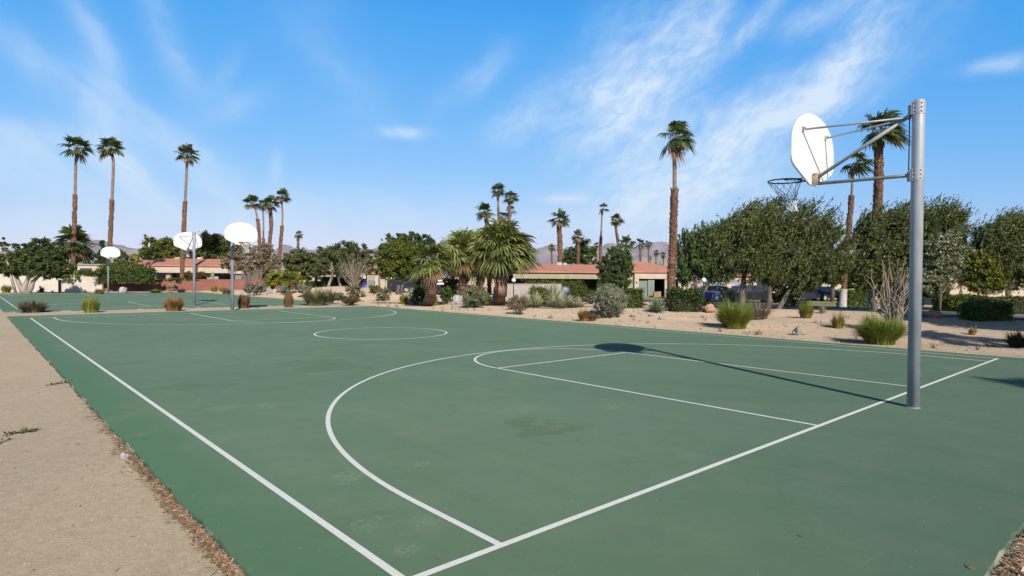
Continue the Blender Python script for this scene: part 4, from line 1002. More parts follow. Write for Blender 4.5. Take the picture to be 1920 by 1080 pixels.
tree('bare_tree', 'brownish half bare spreading tree at the right end of the brick wall', (464,), 58, [[(463,532,5),(462,516,4),(455,505,3)], [(464,532,5),(470,515,3),(478,507,2)],[(488,532,4),(490,512,3)]],
     [(440,490,24,22),(470,488,26,24),(500,490,22,22),(455,470,22,16),(490,472,24,16),(425,500,12,12),(505,505,18,12),(520,492,8,14)], L_BROWN, 12500, (.19,.09), 108, clump=.30)
tree('shade_tree', 'dark green tree between the brown tree and the grey green tree', (566,), 60, [[(566,545,6),(566,515,5)]], [(560,486,30,22),(590,492,20,24),(545,495,18,18),(575,508,30,16),(600,510,14,16)], L_OLIVE, 9500, (.24,.13), 109, core=.5)
tree('shade_tree', 'grey green tree with a pale leaning trunk at centre left', (614,), 52, [[(614,540,6),(622,520,5),(625,508,4)], [(640,538,5),(634,515,4)]],
     [(620,480,24,24),(648,474,26,22),(675,480,24,22),(610,500,18,18),(655,500,34,22),(690,496,12,20)], L_OLIVE, 12500, (.21,.10), 110, bark=M_BARKP, flow=(.4,0,.3), core=.45)
tree('yellow_bush', 'bright yellow green bush at the right end of the brick wall', (530,), 52, [[(530,543,4),(530,530,3)]], [(515,520,18,13),(538,516,20,13),(556,522,13,12),(532,532,28,11),(510,533,15,9),(554,535,15,9)], L_YEL, 6500, (.15,.08), 111, cat='bush', core=.5)
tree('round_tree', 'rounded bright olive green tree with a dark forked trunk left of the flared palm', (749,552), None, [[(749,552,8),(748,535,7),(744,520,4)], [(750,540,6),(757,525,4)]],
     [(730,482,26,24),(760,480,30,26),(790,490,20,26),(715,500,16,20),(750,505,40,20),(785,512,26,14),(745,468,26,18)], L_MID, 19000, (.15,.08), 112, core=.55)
tree('shade_tree', 'taller blue green tree behind the rounded olive tree', (755,), 75, [[(755,540,8),(755,500,6)]], [(738,452,18,16),(765,450,22,16),(785,446,12,8),(715,470,14,14),(800,455,18,14),(750,470,40,18)], L_GREEN, 9000, (.30,.17), 113, core=.5)
tree('shade_tree', 'dark trees filling the gap behind the three bushy palms', (860,), 62, [[(850,545,6),(852,500,5)],[(900,545,6),(898,500,5)]], [(850,480,30,28),(890,475,28,28),(830,495,26,24),(930,490,40,30),(875,505,50,18),(965,500,30,18)], L_DARK, 12000, (.26,.14), 114, core=.5)
tree('pine_tree', 'rounded pine behind the salmon roof', (1085,), 100, [[(1085,520,6),(1085,480,5)]], [(1070,480,15,18),(1095,470,20,24),(1085,460,14,18),(1105,485,14,16),(1060,492,12,10)], L_GREEN, 7000, (.36,.2), 115, core=.5)
tree('vine_covered_tree', 'dense dark green column of foliage, the broad one over the house roof edge', (1165,), 64, [[(1168,545,8),(1167,520,6)]], [(1165,482,20,26),(1172,500,17,26),(1158,505,16,26),(1152,472,10,14),(1168,518,16,16),(1160,532,22,14)], L_GREEN, 9500, (.20,.11), 116, flow=(0,0,-1.5), core=.6)
tree('vine_covered_tree', 'narrower dark column of foliage left of the broad one', (1137,), 64, [[(1137,545,6),(1135,520,5)]], [(1137,488,9,22),(1130,505,11,20),(1142,515,13,24),(1126,500,7,16),(1136,535,16,14),(1148,542,22,10)], L_DARK, 6500, (.20,.11), 117, flow=(0,0,-1.5), core=.6)
tree('distant_tree', 'bright green hedge like trees behind the garage roof', (1225,), 86, [[(1225,530,4),(1225,510,3)]], [(1210,498,14,6),(1230,502,18,6),(1250,507,14,6)], L_YEL, 2200, (.34,.2), 118)
# right
tree('willow_tree', 'drooping bright green tree right of the tallest palm', (1316,), 44, [[(1312,565,9),(1306,545,8),(1303,528,6)], [(1312,566,8),(1322,545,7),(1330,528,5)]],
     [(1290,470,24,34),(1318,458,30,34),(1350,455,34,32),(1300,500,32,24),(1340,500,36,26),(1378,480,26,34),(1285,516,18,16),(1365,430,20,12),(1350,518,28,10)], L_WILLOW, 26000, (.19,.07), 120, stretch=(0,0,-.9), spray=(500, (.1,.1,.5), .45), flow=(0,0,-1.8), core=.5)
tree('olive_tree', 'large spreading olive tree with leaning trunks right of centre, in front of the cream house', (1440,), 31, [[(1440,598,9),(1442,565,9),(1444,535,8)], [(1452,593,9),(1468,565,9),(1482,540,8),(1490,520,6)],[(1392,570,11),(1392,540,11),(1395,515,8)]],
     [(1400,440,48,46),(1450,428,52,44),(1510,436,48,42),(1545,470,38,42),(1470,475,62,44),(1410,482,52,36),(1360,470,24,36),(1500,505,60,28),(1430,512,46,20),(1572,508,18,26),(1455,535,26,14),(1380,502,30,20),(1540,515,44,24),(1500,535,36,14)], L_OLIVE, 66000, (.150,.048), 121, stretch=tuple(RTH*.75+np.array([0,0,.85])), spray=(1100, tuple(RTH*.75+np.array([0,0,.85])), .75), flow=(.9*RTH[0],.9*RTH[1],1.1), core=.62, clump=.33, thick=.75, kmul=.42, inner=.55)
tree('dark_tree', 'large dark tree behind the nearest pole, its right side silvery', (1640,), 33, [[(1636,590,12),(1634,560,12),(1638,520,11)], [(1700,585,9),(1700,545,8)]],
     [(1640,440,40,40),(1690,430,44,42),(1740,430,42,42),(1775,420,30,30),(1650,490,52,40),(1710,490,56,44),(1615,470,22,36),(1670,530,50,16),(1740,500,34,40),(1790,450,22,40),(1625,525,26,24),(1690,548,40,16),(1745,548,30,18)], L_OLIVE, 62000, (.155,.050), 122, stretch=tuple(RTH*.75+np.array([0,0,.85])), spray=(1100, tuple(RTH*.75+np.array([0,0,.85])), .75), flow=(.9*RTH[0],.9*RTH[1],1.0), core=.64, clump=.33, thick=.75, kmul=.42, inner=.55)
tree('silver_bush', 'silvery leaved tall shrub right of the nearest pole', (1765,), 31, [[(1762,585,5),(1764,550,4)]], [(1765,480,26,42),(1785,462,20,34),(1750,515,22,32),(1790,500,16,26),(1735,535,26,18)], L_SILVER, 15000, (.13,.06), 123, stretch=tuple(RTH*.9+np.array([0,0,.1])), flow=(.6,0,-.4), core=.35, cat='shrub')
tree('olive_tree', 'dark broad tree cut by the right picture edge', (1895,), 40, [[(1895,575,10),(1890,540,9)]], [(1870,450,42,34),(1900,425,30,20),(1910,440,36,36),(1850,470,28,28),(1890,480,50,38),(1930,480,40,44),(1905,520,40,26)], L_OLIVE, 32000, (.17,.06), 124, spray=(700, tuple(RTH*.75+np.array([0,0,.85])), .7), flow=(.4,0,.5), core=.6)
L_YELG = leafmat('leaf_yellow_green', (.08, .11, .012), (.19, .21, .025), (.30, .29, .04))
tree('yellow_green_tree', 'bright yellow green small tree before the dark tree at the right edge', (1855,), 37, [[(1850,565,5),(1850,530,4)]], [(1840,500,26,26),(1862,522,28,22),(1835,530,20,20),(1880,538,14,12),(1822,480,16,20)], L_YELG, 9500, (.14,.07), 125, core=.5)
tree('background_tree', 'dark tree mass filling behind the olive tree and the slim palm', (1590,), 60, [[(1560,560,8),(1562,520,7)],[(1620,560,8),(1622,520,7)]], [(1560,508,36,26),(1605,505,30,26),(1645,500,30,36),(1590,522,40,24),(1680,520,40,26),(1720,530,40,22)], L_DARK, 12000, (.26,.14), 126, core=.62)
tree('background_tree', 'dark tree mass behind the silvery shrub and yellow green tree', (1800,), 52, [[(1800,560,8),(1800,520,7)]], [(1790,500,40,34),(1830,500,34,36),(1740,520,40,22),(1870,510,40,40)], L_DARK, 11000, (.24,.13), 127, core=.6)
tree('low_tree', 'rounded bush under the olive tree beside the leaning trunk', (1478,), 33, [[(1478,575,4),(1478,560,3)]], [(1462,552,18,18),(1484,555,14,16),(1496,548,10,10)], L_MID, 4200, (.11,.06), 128, cat='bush', core=.5)
# ivy and hedges at left
hedge('ivy_hedge', 'mass of dark ivy spilling over the left end of the brick wall', AT(236,59.3)+Vector((0,0,.80)), (4.9,1.3,1.30), L_HEDGE, 9000, 130, rz=yaw, leaf=(.16,.11), rough=.16)
hedge('ivy_hedge', 'lighter green upper hedge behind the dark ivy mass', AT(232,62)+Vector((0,0,1.5)), (3.6,1.4,1.25), L_MID, 5200, 131, rz=yaw, leaf=(.17,.11), rough=.18)
hedge('vine', 'thin vine creeping along the top of the cream panel wall', AT(163,58.9)+Vector((0,0,1.6)), (2.6,.5,.34), L_HEDGE, 2200, 132, rz=yaw, leaf=(.14,.09), rough=.08)
tree('hanging_vine', 'hanging green vine over the cream wall under the wide palm', (128,), 58, [], [(122,518,8,6),(130,521,9,6),(140,514,6,10),(118,512,10,10)], L_GRASSG, 1500, (.24,.05), 133, flow=(0,0,-2), cat='vine')
tree('vine', 'vine trailing over the brick wall in front of the bungalow windows', (310,), 61.6, [], [(296,524,12,3.2),(320,524,14,3.2),(345,523,14,3.6),(367,524,8,3),(300,528,5,4),(335,528,6,4)], L_HEDGE, 2600, (.14,.09), 134, cat='vine', limbs=False)
L_BROWN2 = leafmat('leaf_reddish', (.06, .05, .02), (.14, .12, .03), (.24, .12, .05))
tree('garden_bush', 'reddish green bush before the bungalow, right of the slender palm trunk', (365,), 67, [], [(352,517,11,8),(370,516,14,8),(384,519,9,6)], L_BROWN2, 3200, (.17,.1), 135, cat='bush', limbs=False)

# hedges centre and right
hedge('box_hedge', 'small square clipped hedge beside the driveway under the vine covered tree', G(1186,577), (.95,.8,.95), L_HEDGE, 3200, 140, rz=yaw, leaf=(.08,.05))
hedge('box_hedge', 'clipped round topped green hedge left of the white leaning trunk', AT(600,54), (2.3,1.2,.9), L_HEDGE, 3600, 141, rz=yaw, leaf=(.12,.08))
hedge('box_hedge', 'long dark clipped hedge on the lawn behind the slim palm', AT(1650,46), (6.5,1.2,1.35), L_HEDGE, 11000, 142, rz=yaw+.2, leaf=(.11,.07))
hedge('box_hedge', 'clipped hedge with bright top right of the nearest pole', AT(1800,36), (2.6,1.2,1.05), L_HEDGE, 8500, 143, rz=yaw+.2, leaf=(.09,.06))
hedge('box_hedge', 'dark long hedge running to the right picture edge', AT(1890,34), (4.4,1.2,1.0), L_DARK, 9000, 144, rz=yaw+.3, leaf=(.09,.06))
hedge('box_hedge', 'small free standing clipped hedge at the near side of the road', G(1849,600), (1.5,.8,.62), L_HEDGE, 6500, 145, rz=yaw+.2, leaf=(.07,.045))
hedge('box_hedge', 'low green hedge behind the pale agave row, near the slanted pier', AT(1108,42), (2.2,1.0,.72), L_HEDGE, 4200, 146, rz=yaw, leaf=(.09,.06), rough=.12)
hedge('box_hedge', 'dark ragged hedge at the foot of the tallest palm', G(1283,583), (1.2,.8,.85), L_DARK, 6500, 147, rz=yaw, leaf=(.08,.05), rough=.12)
hedge('box_hedge', 'small round dark green bush before the garden wall left of the yucca', AT(1012,45), (1.0,.8,.72), L_MID, 3600, 148, rz=yaw, leaf=(.12,.07), rough=.18)
hedge('box_hedge', 'green shrubbery behind the garden wall under the tan fascia', AT(1040,62), (5.5,1.2,1.45), L_MID, 6500, 149, rz=yaw, leaf=(.14,.08), rough=.25)

# ------------------------------------------------------------ desert planting (base pixel, size in photograph pixels)
GR = 'grass clumps between the two courts'
grass('fountain_grass', 'dull spiky grey brown grass clump, leftmost between the two courts', G(62,586), 60, 26, L_GRASSD, 900, 201, group=GR, bw=.03)
grass('fountain_grass', 'upright clump half orange half green, left of the most distant pole foot', G(171,586), 42, 34, L_GRASSG, 900, 202, group=GR, bw=.028, mat2=L_GRASSO, frac2=.35, spread=.7)
grass('fountain_grass', 'wide orange brown clump left of the second court pole', G(326,583), 50, 31, L_GRASSO, 1500, 203, group=GR, bw=.026, mat2=L_GRASSB, frac2=.5, spread=.6)
grass('fountain_grass', 'dark brown clump with orange left side, right of the orange rimmed hoop pole', G(457,578), 34, 29, L_GRASSB, 1200, 204, group=GR, bw=.028, mat2=L_GRASSO, frac2=.3, spread=.6)
grass('fountain_grass', 'narrow reddish brown clump, right of the dark brown one', G(541,576), 26, 31, L_GRASSB, 1000, 205, group=GR, bw=.026, mat2=L_GRASSO, frac2=.3, spread=.6)
L_GRASSDG = leafmat('grass_dull_green', (.10, .125, .05), (.24, .25, .12), (.30, .24, .15), scale=2.)
grass('desert_grass', 'wide grey green clump at the strip between the courts', G(592,573), 60, 34, L_GRASSDG, 1600, 206, group=GR, bw=.03)
shrub('low_shrub', 'low brown and green shrub at the far corner of the near court', G(657,573), 50, 21, L_BROWN2, 3200, 207, leaf=(.10,.04))
grass('fountain_grass', 'grass clump by the far left hoop side, behind the orange and green clump', G(186,552), 20, 14, L_GRASSO, 350, 208, bw=.05, mat2=L_GRASSG, frac2=.4)
grass('yellow_grass', 'yellow green grass clump at the left picture edge before the cream wall', G(12,549), 22, 17, L_GRASSY, 500, 209, bw=.05)
grass('desert_grass', 'tiny dull tuft before the cream wall between tree and wooden post', G(78,549), 12, 12, L_GRASSD, 200, 210, bw=.04)
grass('yellow_grass', 'low yellow green mound of grass before the brick wall', G(292,550), 24, 9, L_GRASSY, 500, 211, bw=.05, spread=1.3)
rosette('small_yucca', 'pale yucca on a short stem before the brick wall', G(319,549), 16, 12, L_AGAVEP, 44, 212, cat='yucca', wide=.10, trunk=.35)
grass('desert_grass', 'brownish tuft before the brick wall right of the pale yucca', G(340,549), 18, 10, L_GRASSD, 300, 213, bw=.05, spread=1.3)
grass('yellow_grass', 'taller bright yellow green tuft at the right part of the brick wall', G(402,547.5), 14, 14, L_GRASSY, 350, 214, bw=.05)
grass('yellow_grass', 'shorter yellow green tuft beside the taller one at the brick wall', G(418,547), 16, 10, L_GRASSY, 350, 215, bw=.05)
# desert mound at centre left
DB = 'shrubs on the sandy mound'
shrub('desert_shrub', 'round grey green shrub on the mound at the right end of the brick wall', AT(481,50), 50, 27, L_SAGE, 3600, 220, leaf=(.16,.06), group=DB)
grass('desert_grass', 'olive tuft beside the grey boulders', AT(425,52), 22, 14, L_GRASSD, 260, 221, bw=.05)
rosette('agave', 'blue green spiky plant right of the pair of grey boulders', AT(532,48), 24, 22, L_AGAVE, 60, 222, wide=.10)
shrub('desert_shrub', 'dark twiggy shrub behind the blue green spiky plant', AT(556,50), 28, 18, L_BROWN, 1800, 223, leaf=(.14,.05), group=DB)
shrub('desert_shrub', 'pale dry shrub left of the clipped round topped hedge', AT(574,44), 34, 24, L_SAGE, 2200, 224, leaf=(.13,.05), group=DB)
grass('desert_grass', 'feathery clump rising behind the wide grey green clump', AT(612,36), 44, 28, L_GRASSDG, 900, 225, bw=.035, plume=L_GRASSP)
L_OLIVE2 = leafmat('leaf_dusty_olive', (.11, .125, .06), (.23, .235, .13), (.28, .25, .16))
shrub('desert_shrub', 'olive sage shrub below the ocotillo stems', G(663,552), 38, 18, L_OLIVE2, 3400, 226, leaf=(.11,.045), group=DB)
rosette('agave', 'small spiky agave below the purple post box', G(680,557), 16, 17, L_AGAVE, 40, 227, wide=.07)
shrub('desert_shrub', 'green bush right of the purple post box', G(702,550), 26, 17, L_MID, 2000, 228, leaf=(.10,.05), group=DB)
shrub('desert_shrub', 'wispy open shrub in front of the pale house porch', G(718,564), 40, 27, L_OLIVE2, 2800, 229, leaf=(.10,.04), group=DB, loose=.2)
grass('yellow_grass', 'yellow green clump left of the flared reddish palm trunk', G(757,570), 24, 22, L_GRASSG, 900, 230, bw=.022, mat2=L_GRASSO, frac2=.35, spread=.6)
grass('yellow_grass', 'bright grass clump right at the foot of the flared palm', G(810,574), 30, 28, L_GRASSG, 1100, 231, bw=.022, mat2=L_GRASSY, frac2=.4, spread=.7)
shrub('desert_shrub', 'dark green shrub behind the flared palm trunk', AT(786,35), 36, 36, L_DARK, 4200, 232, leaf=(.10,.05), group=DB)
shrub('desert_shrub', 'dark dusty shrub between flared palm and white boulder', AT(838,37), 40, 34, L_HEDGE, 4200, 233, leaf=(.10,.05), group=DB)
L_SAGEG = leafmat('leaf_grey_green', (.105, .13, .072), (.225, .245, .14), (.30, .29, .08))
shrub('desert_shrub', 'large grey green shrub with yellow tips right of the white boulder', G(893,577), 62, 44, L_SAGEG, 9000, 234, leaf=(.09,.035), group=DB)
rosette('yucca', 'tall spiky yucca behind the large grey green shrub', AT(876,32), 26, 42, L_AGAVE, 50, 235, cat='yucca', wide=.06)
shrub('flowering_shrub', 'open shrub with magenta flowers at the court edge below the bushy palm', G(974,590), 52, 38, L_SAGEG, 1900, 236, leaf=(.06,.03), extra=(L_FLOWER, .06), loose=.25)
shrub('dry_shrub', 'reddish dry shrub behind the magenta flowered one', AT(962,30.5), 36, 26, L_BROWN, 1600, 237, leaf=(.08,.03), loose=.2)
shrub('desert_shrub', 'dark leafy shrub before the dark blue car behind the forked trunk', AT(792,44), 40, 30, L_DARK, 3000, 286, leaf=(.12,.06), group=DB)
shrub('desert_shrub', 'dark leafy shrub in the shade between the two left bushy palms', AT(842,46), 40, 34, L_DARK, 3000, 287, leaf=(.12,.06), group=DB)
shrub('desert_shrub', 'dusty low shrub between the clipped hedge and the ocotillo thicket', AT(634,40), 30, 16, L_OLIVE2, 1600, 280, leaf=(.11,.045), group=DB)
rosette('agave', 'yellow green spiky plant right of the dark forked trunk', AT(772,38), 26, 30, L_AGAVEP, 60, 281, wide=.08)
shrub('desert_shrub', 'grey shrub between the white boulder and the tall spiky yucca', AT(862,36), 34, 28, L_SAGEG, 2600, 282, leaf=(.09,.035), group=DB)
shrub('desert_shrub', 'small dark shrub left of the largest bushy palm trunk', AT(915,34), 26, 24, L_HEDGE, 2400, 283, leaf=(.09,.045), group=DB)
shrub('desert_shrub', 'yellow green shrub in the gap of the pale agave row', AT(1020,34), 28, 26, L_YELG, 2400, 284, leaf=(.08,.04), group=DB)
shrub('desert_shrub', 'dull olive shrub between the agave row and the sage bush', AT(1108,36), 36, 22, L_OLIVE2, 2800, 285, leaf=(.08,.035), group=DB)
AG = 'pale agaves in the row'
for i, (px, dp, w_, hh) in enumerate(((985,33,38,30),(1006,33,38,32),(1036,33,34,27),(1053,32.5,34,27),(1069,32.5,34,25),(1084,32,32,24))):
    where = ['left end of the pale agave row, behind the magenta flowers', 'second agave of the pale row, left of the gap', 'first agave right of the gap in the pale row, below the large yucca', 'middle agave right of the gap, before the slanted pier', 'second last agave at the right of the pale row', 'last agave at the right end of the pale row, beside the big sage bush'][i]
    rosette('agave', where, AT(px, dp), w_, hh, L_AGAVEP, 84, 240+i, group=AG, wide=.10)
rosette('yucca', 'large fan shaped yucca above the pale agave row', AT(1037,35), 52, 38, L_AGAVEP, 110, 250, cat='yucca', wide=.09, trunk=.25)
L_SAGE2 = leafmat('leaf_sage_grey', (.16, .19, .115), (.32, .345, .215), (.33, .27, .24))
shrub('sage_bush', 'large round grey sage bush with a faint mauve patch at the court side', G(1143,596), 86, 66, L_SAGE2, 16000, 251, leaf=(.075,.026), upright=.8)
grass('dry_grass', 'dry orange grass clump left foot of the sage bush', G(1094,602), 26, 24, L_GRASSO, 900, 252, bw=.016)
grass('dry_grass', 'smaller paler dry clump touching the sage bush', G(1110,602), 22, 17, L_GRASSO, 700, 253, bw=.016, mat2=L_GRASSD, frac2=.5)
rosette('agave', 'big green agave with stiff striped leaves left of the tallest palm', G(1231,586), 44, 29, L_AGAVE, 110, 254, wide=.085)
grass('fountain_grass', 'big bright green fountain grass left of the mauve plumes', G(1377,615), 84, 56, L_GRASSG, 4200, 255, bw=.013, mat2=L_GRASSY, frac2=.2, spread=1.1)
grass('fountain_grass', 'mauve plumed fountain grass behind the big bright one', G(1420,598), 70, 36, L_GRASSP, 800, 256, bw=.012, mat2=L_GRASSDG, frac2=.55, plume=L_GRASSP)
shrub('desert_shrub', 'brown twiggy shrub behind the purple roadside box', AT(1362,38), 44, 34, L_BROWN, 3200, 257, leaf=(.08,.03), loose=.2)
shrub('desert_shrub', 'dark green low shrub under the purple roadside box', AT(1320,33), 34, 22, L_HEDGE, 2600, 258, leaf=(.07,.04))
grass('dry_grass', 'orange green clump on the sand left of the small clump row', G(1511,596), 36, 34, L_GRASSG, 1600, 259, bw=.016, mat2=L_GRASSO, frac2=.55, spread=.75)
rosette('agave', 'small grey green spiky plant right of the orange green clump', G(1542,588), 20, 17, L_AGAVEP, 40, 260, wide=.05)
grass('dry_grass', 'sparse tuft of dry green grass right of the grey boulder', G(1571,615), 32, 32, L_GRASSG, 700, 261, bw=.014, mat2=L_GRASSO, frac2=.5)
grass('fountain_grass', 'broad bright green fountain grass just left of the nearest pole', G(1650,645), 96, 58, L_GRASSG, 5200, 262, bw=.012, mat2=L_GRASSY, frac2=.15, spread=1.1)
grass('dry_grass', 'tiny dry tuft on the shaded sand right of the nearest pole', G(1823,628), 18, 18, L_GRASSO, 160, 263, bw=.016)
L_GRASSDK = leafmat('grass_dark', (.04, .05, .02), (.11, .10, .04), (.20, .13, .07), scale=2.)
grass('spiky_grass', 'dark spiky plant cut by the right picture edge', G(1912,653), 56, 36, L_GRASSDK, 900, 264, bw=.02)
for i, (px, dp) in enumerate(((1472,40),(1488,40),(1500,39),(1512,41))):
    rosette('agave', ['pale spiky plant left of the leaning olive trunk', 'pale spiky plant just right of the leaning olive trunk', 'pale spiky plant third from the leaning olive trunk', 'rearmost pale spiky plant right of the leaning olive trunk'][i], AT(px, dp), 22, 24, L_AGAVEP, 40, 270+i, wide=.06, group='pale spiky plants under the olive tree')

def ocotillo(label, base, wpx, hpx, n, seed, tipmat=None):
    rng = np.random.default_rng(seed); s = DEP(base)/F; o = empty('ocotillo', base, label, 'ocotillo'); m = MB(); tips = []
    for i in range(n):
        a = rng.uniform(0, 6.28); sp = wpx*s/2*rng.random()**.6; H = hpx*s*rng.uniform(.62, 1.03)*(1-.25*(sp/(wpx*s/2))**2); u = np.array([math.cos(a), math.sin(a), 0])
        K = 9; P = []; b0 = u*rng.uniform(.02, .16)
        w1, w2 = rng.normal(size=3)*.05, rng.normal(size=3)*.05
        for k in range(K):
            t = k/(K-1); P.append(b0+u*sp*t**1.25+np.array([0, 0, H*t-.05])+w1*math.sin(t*5+a)+w2*math.sin(t*11+a))
        m.tube([tuple(p) for p in P], [.017*(1.25-t_*.85) for t_ in np.linspace(0, 1, K)], 5); tips.append(P[-1])
        if rng.random() < .6:
            q = P[4]; v = unit(rng.normal(size=3)*[1, 1, .3]+[0, 0, 1.3])*H*.3; m.tube([tuple(q), tuple(q+v*.5+u*.04), tuple(q+v)], [.014, .011, .006], 5); tips.append(q+v)
    m.build('stems', L_STEM, o, True)
    T = np.array(tips); P = np.repeat(T, 7, 0)+rng.normal(size=(len(T)*7, 3))*[.02, .02, .07]
    leafcloud('leaves', L_DEAD, P, rng.normal(size=P.shape), .06, .02, rng, parent=o)
    return o
ocotillo('tall bare many stemmed ocotillo left of the nearest pole', G(1674,626), 78, 150, 40, 300)
ocotillo('bare ocotillo thicket before the grey green tree at centre left', AT(664,46), 62, 66, 60, 301)

# cactus column and pointed shrub before the bungalow
p = AT(398.5, 67); o = empty('column_cactus', p, 'single pale green column cactus before the bungalow window', 'cactus'); m = MB()
hh = 2.15; r = .2; N = 24; vs = []
for k in range(13):
    t = k/12; rr = r*(1-.25*t)*(math.sqrt(max(0, 1-((t-.85)/.15)**2)) if t > .85 else 1)
    for i in range(N): a = 2*math.pi*i/N; q = rr*(1 if i % 2 else .84); vs.append((q*math.cos(a), q*math.sin(a), hh*t))
m.add(vs, [(k*N+i, k*N+(i+1) % N, (k+1)*N+(i+1) % N, (k+1)*N+i) for k in range(12) for i in range(N)]); m.build('column', simple('cactus_skin', (.30, .36, .20), (.22, .29, .15), 5.), o)

# ------------------------------------------------------------ rocks
RK = 'boulders in the desert planting'
for (px, py, w_, hh, mat, lab) in (
    (230,549,13,10,M_ROCKW,'pale triangular boulder before the brick wall, right of the most distant pole'),
    (504,551,13,11,M_ROCKG,'left grey boulder of the touching pair on the mound'), (514,551,9,9,M_ROCKW,'right smaller boulder of the touching pair on the mound'),
    (498,553,6,4,M_ROCKW,'small flat white stone at the foot of the paired boulders'),
    (639,560,24,11,M_ROCKW,'long white boulder behind the low brown and green shrub'),
    (858,572,21,18,M_ROCKW,'white slanted boulder left of the large grey green shrub'),
    (1187,594,11,6,M_ROCKW,'low white stone left of the big green agave'), (1205,589,8,4,M_ROCKW,'small white stone nearest the big green agave'),
    (1220,593,9,5,M_ROCKG,'dull stone on the sand below the big green agave'), (1240,599,11,6,M_ROCKW,'pale stone on the sand front right of the big green agave'),
    (1302,580,12,14,M_ROCKW,'upright white stone left of the pink boulder'), (1292,580,10,6,M_ROCKO,'low pink stone beside the upright white stone'),
    (1329,585,24,13,M_ROCKO,'pink boulder below the purple roadside box'), (1106,594,9,9,M_ROCKW,'white stone tucked at the left side of the sage bush') if False else (1108,590,8,8,M_ROCKW,'white stone tucked at the left side of the sage bush'),
    (1157,594,14,5,M_ROCKG,'flat grey stone at the right foot of the sage bush'),
    (1497,628,21,14,M_ROCKG,'rounded grey boulder on the sand near the court line'),
    (1747,595,36,13,M_ROCKO,'large pink boulder at the road edge right of the nearest pole'), (1706,594,22,11,M_ROCKO,'pink boulder mostly behind the nearest pole')):
    rock(lab, G(px, py), w_, hh, mat, px*.37+py, RK)
p = G(233, 731)

# ------------------------------------------------------------ lamps, post boxes
def lamp(px, dep, pyc, dia, label):
    s = dep/F; c = CAM+ray(px, pyc)*dep; b = AT(px, dep); o = empty('post_lamp', b, label, 'lamp', 'white globe post lamps'); z = c[2]-b.z; r = dia*s/2
    m = MB(); m.tube([(0, 0, -.1), (0, 0, z-r*.95)], .035, 10); m.build('post', M_DARK, o, True)
    m = MB(); m.tube([(0, 0, z-r*1.15), (0, 0, z-r*.85)], [r*.42, r*.5], 12); m.build('collar', M_DARK, o, True)
    m = MB(); m.ball((0, 0, z), r, 20); m.build('globe', M_GLOBE, o, True)
lamp(963, 41, 525.5, 8.2, 'white globe lamp on a black post left of the grey block wall')
lamp(1319.5, 40, 525.5, 9.5, 'white globe lamp above the purple roadside box')
lamp(683.3, 50, 520.5, 5.5, 'white globe lamp above the purple post box at centre left')
lamp(1441.5, 48, 528.5, 5, 'small white globe lamp seen under the olive tree')
def postbox(px, py, dep, wpx, hpx, label, turn=0):
    s = dep/F; b = AT(px, dep); c = CAM+ray(px, py)*dep; o = empty('roadside_box', b, label, 'mailbox', rz=yaw+turn); w_, hh = wpx*s, hpx*s; z = c[2]-b.z-hh/2
    P = [(-w_/2, 0), (w_/2*.92, 0), (w_/2, hh*.12), (w_/2, hh*.75)]+[(w_/2*math.cos(a)*.98, hh*.75+hh*.25*math.sin(a)) for a in np.linspace(.2, 1.4, 6)]+[(-w_/2, hh)]
    m = MB(); m.prism([(x, z+y) for x, y in P], -.24, .24); m.build('shell', M_PURPLE, o)
    m = MB(); m.box((-w_*.15, -.245, z+hh*.42), (w_*.5, .012, hh*.10)); m.build('slot', M_DARK, o)
    m = MB(); m.box((w_*.28, -.246, z+hh*.44), (w_*.10, .012, hh*.36)); m.box((w_*.28, -.248, z+hh*.66), (w_*.14, .012, hh*.08)); m.build('white_mark', M_WHITE, o)
    m = MB(); m.box((-w_*.1, 0, z/2-.05), (.10, .10, z+.1)); m.build('post', M_WOOD, o)
postbox(1328, 554, 34, 22, 13, 'purple roadside box with a small white mark beside the pink boulder')
postbox(682, 537.5, 48, 9, 13, 'small purple post box under the globe lamp at centre left', .5)

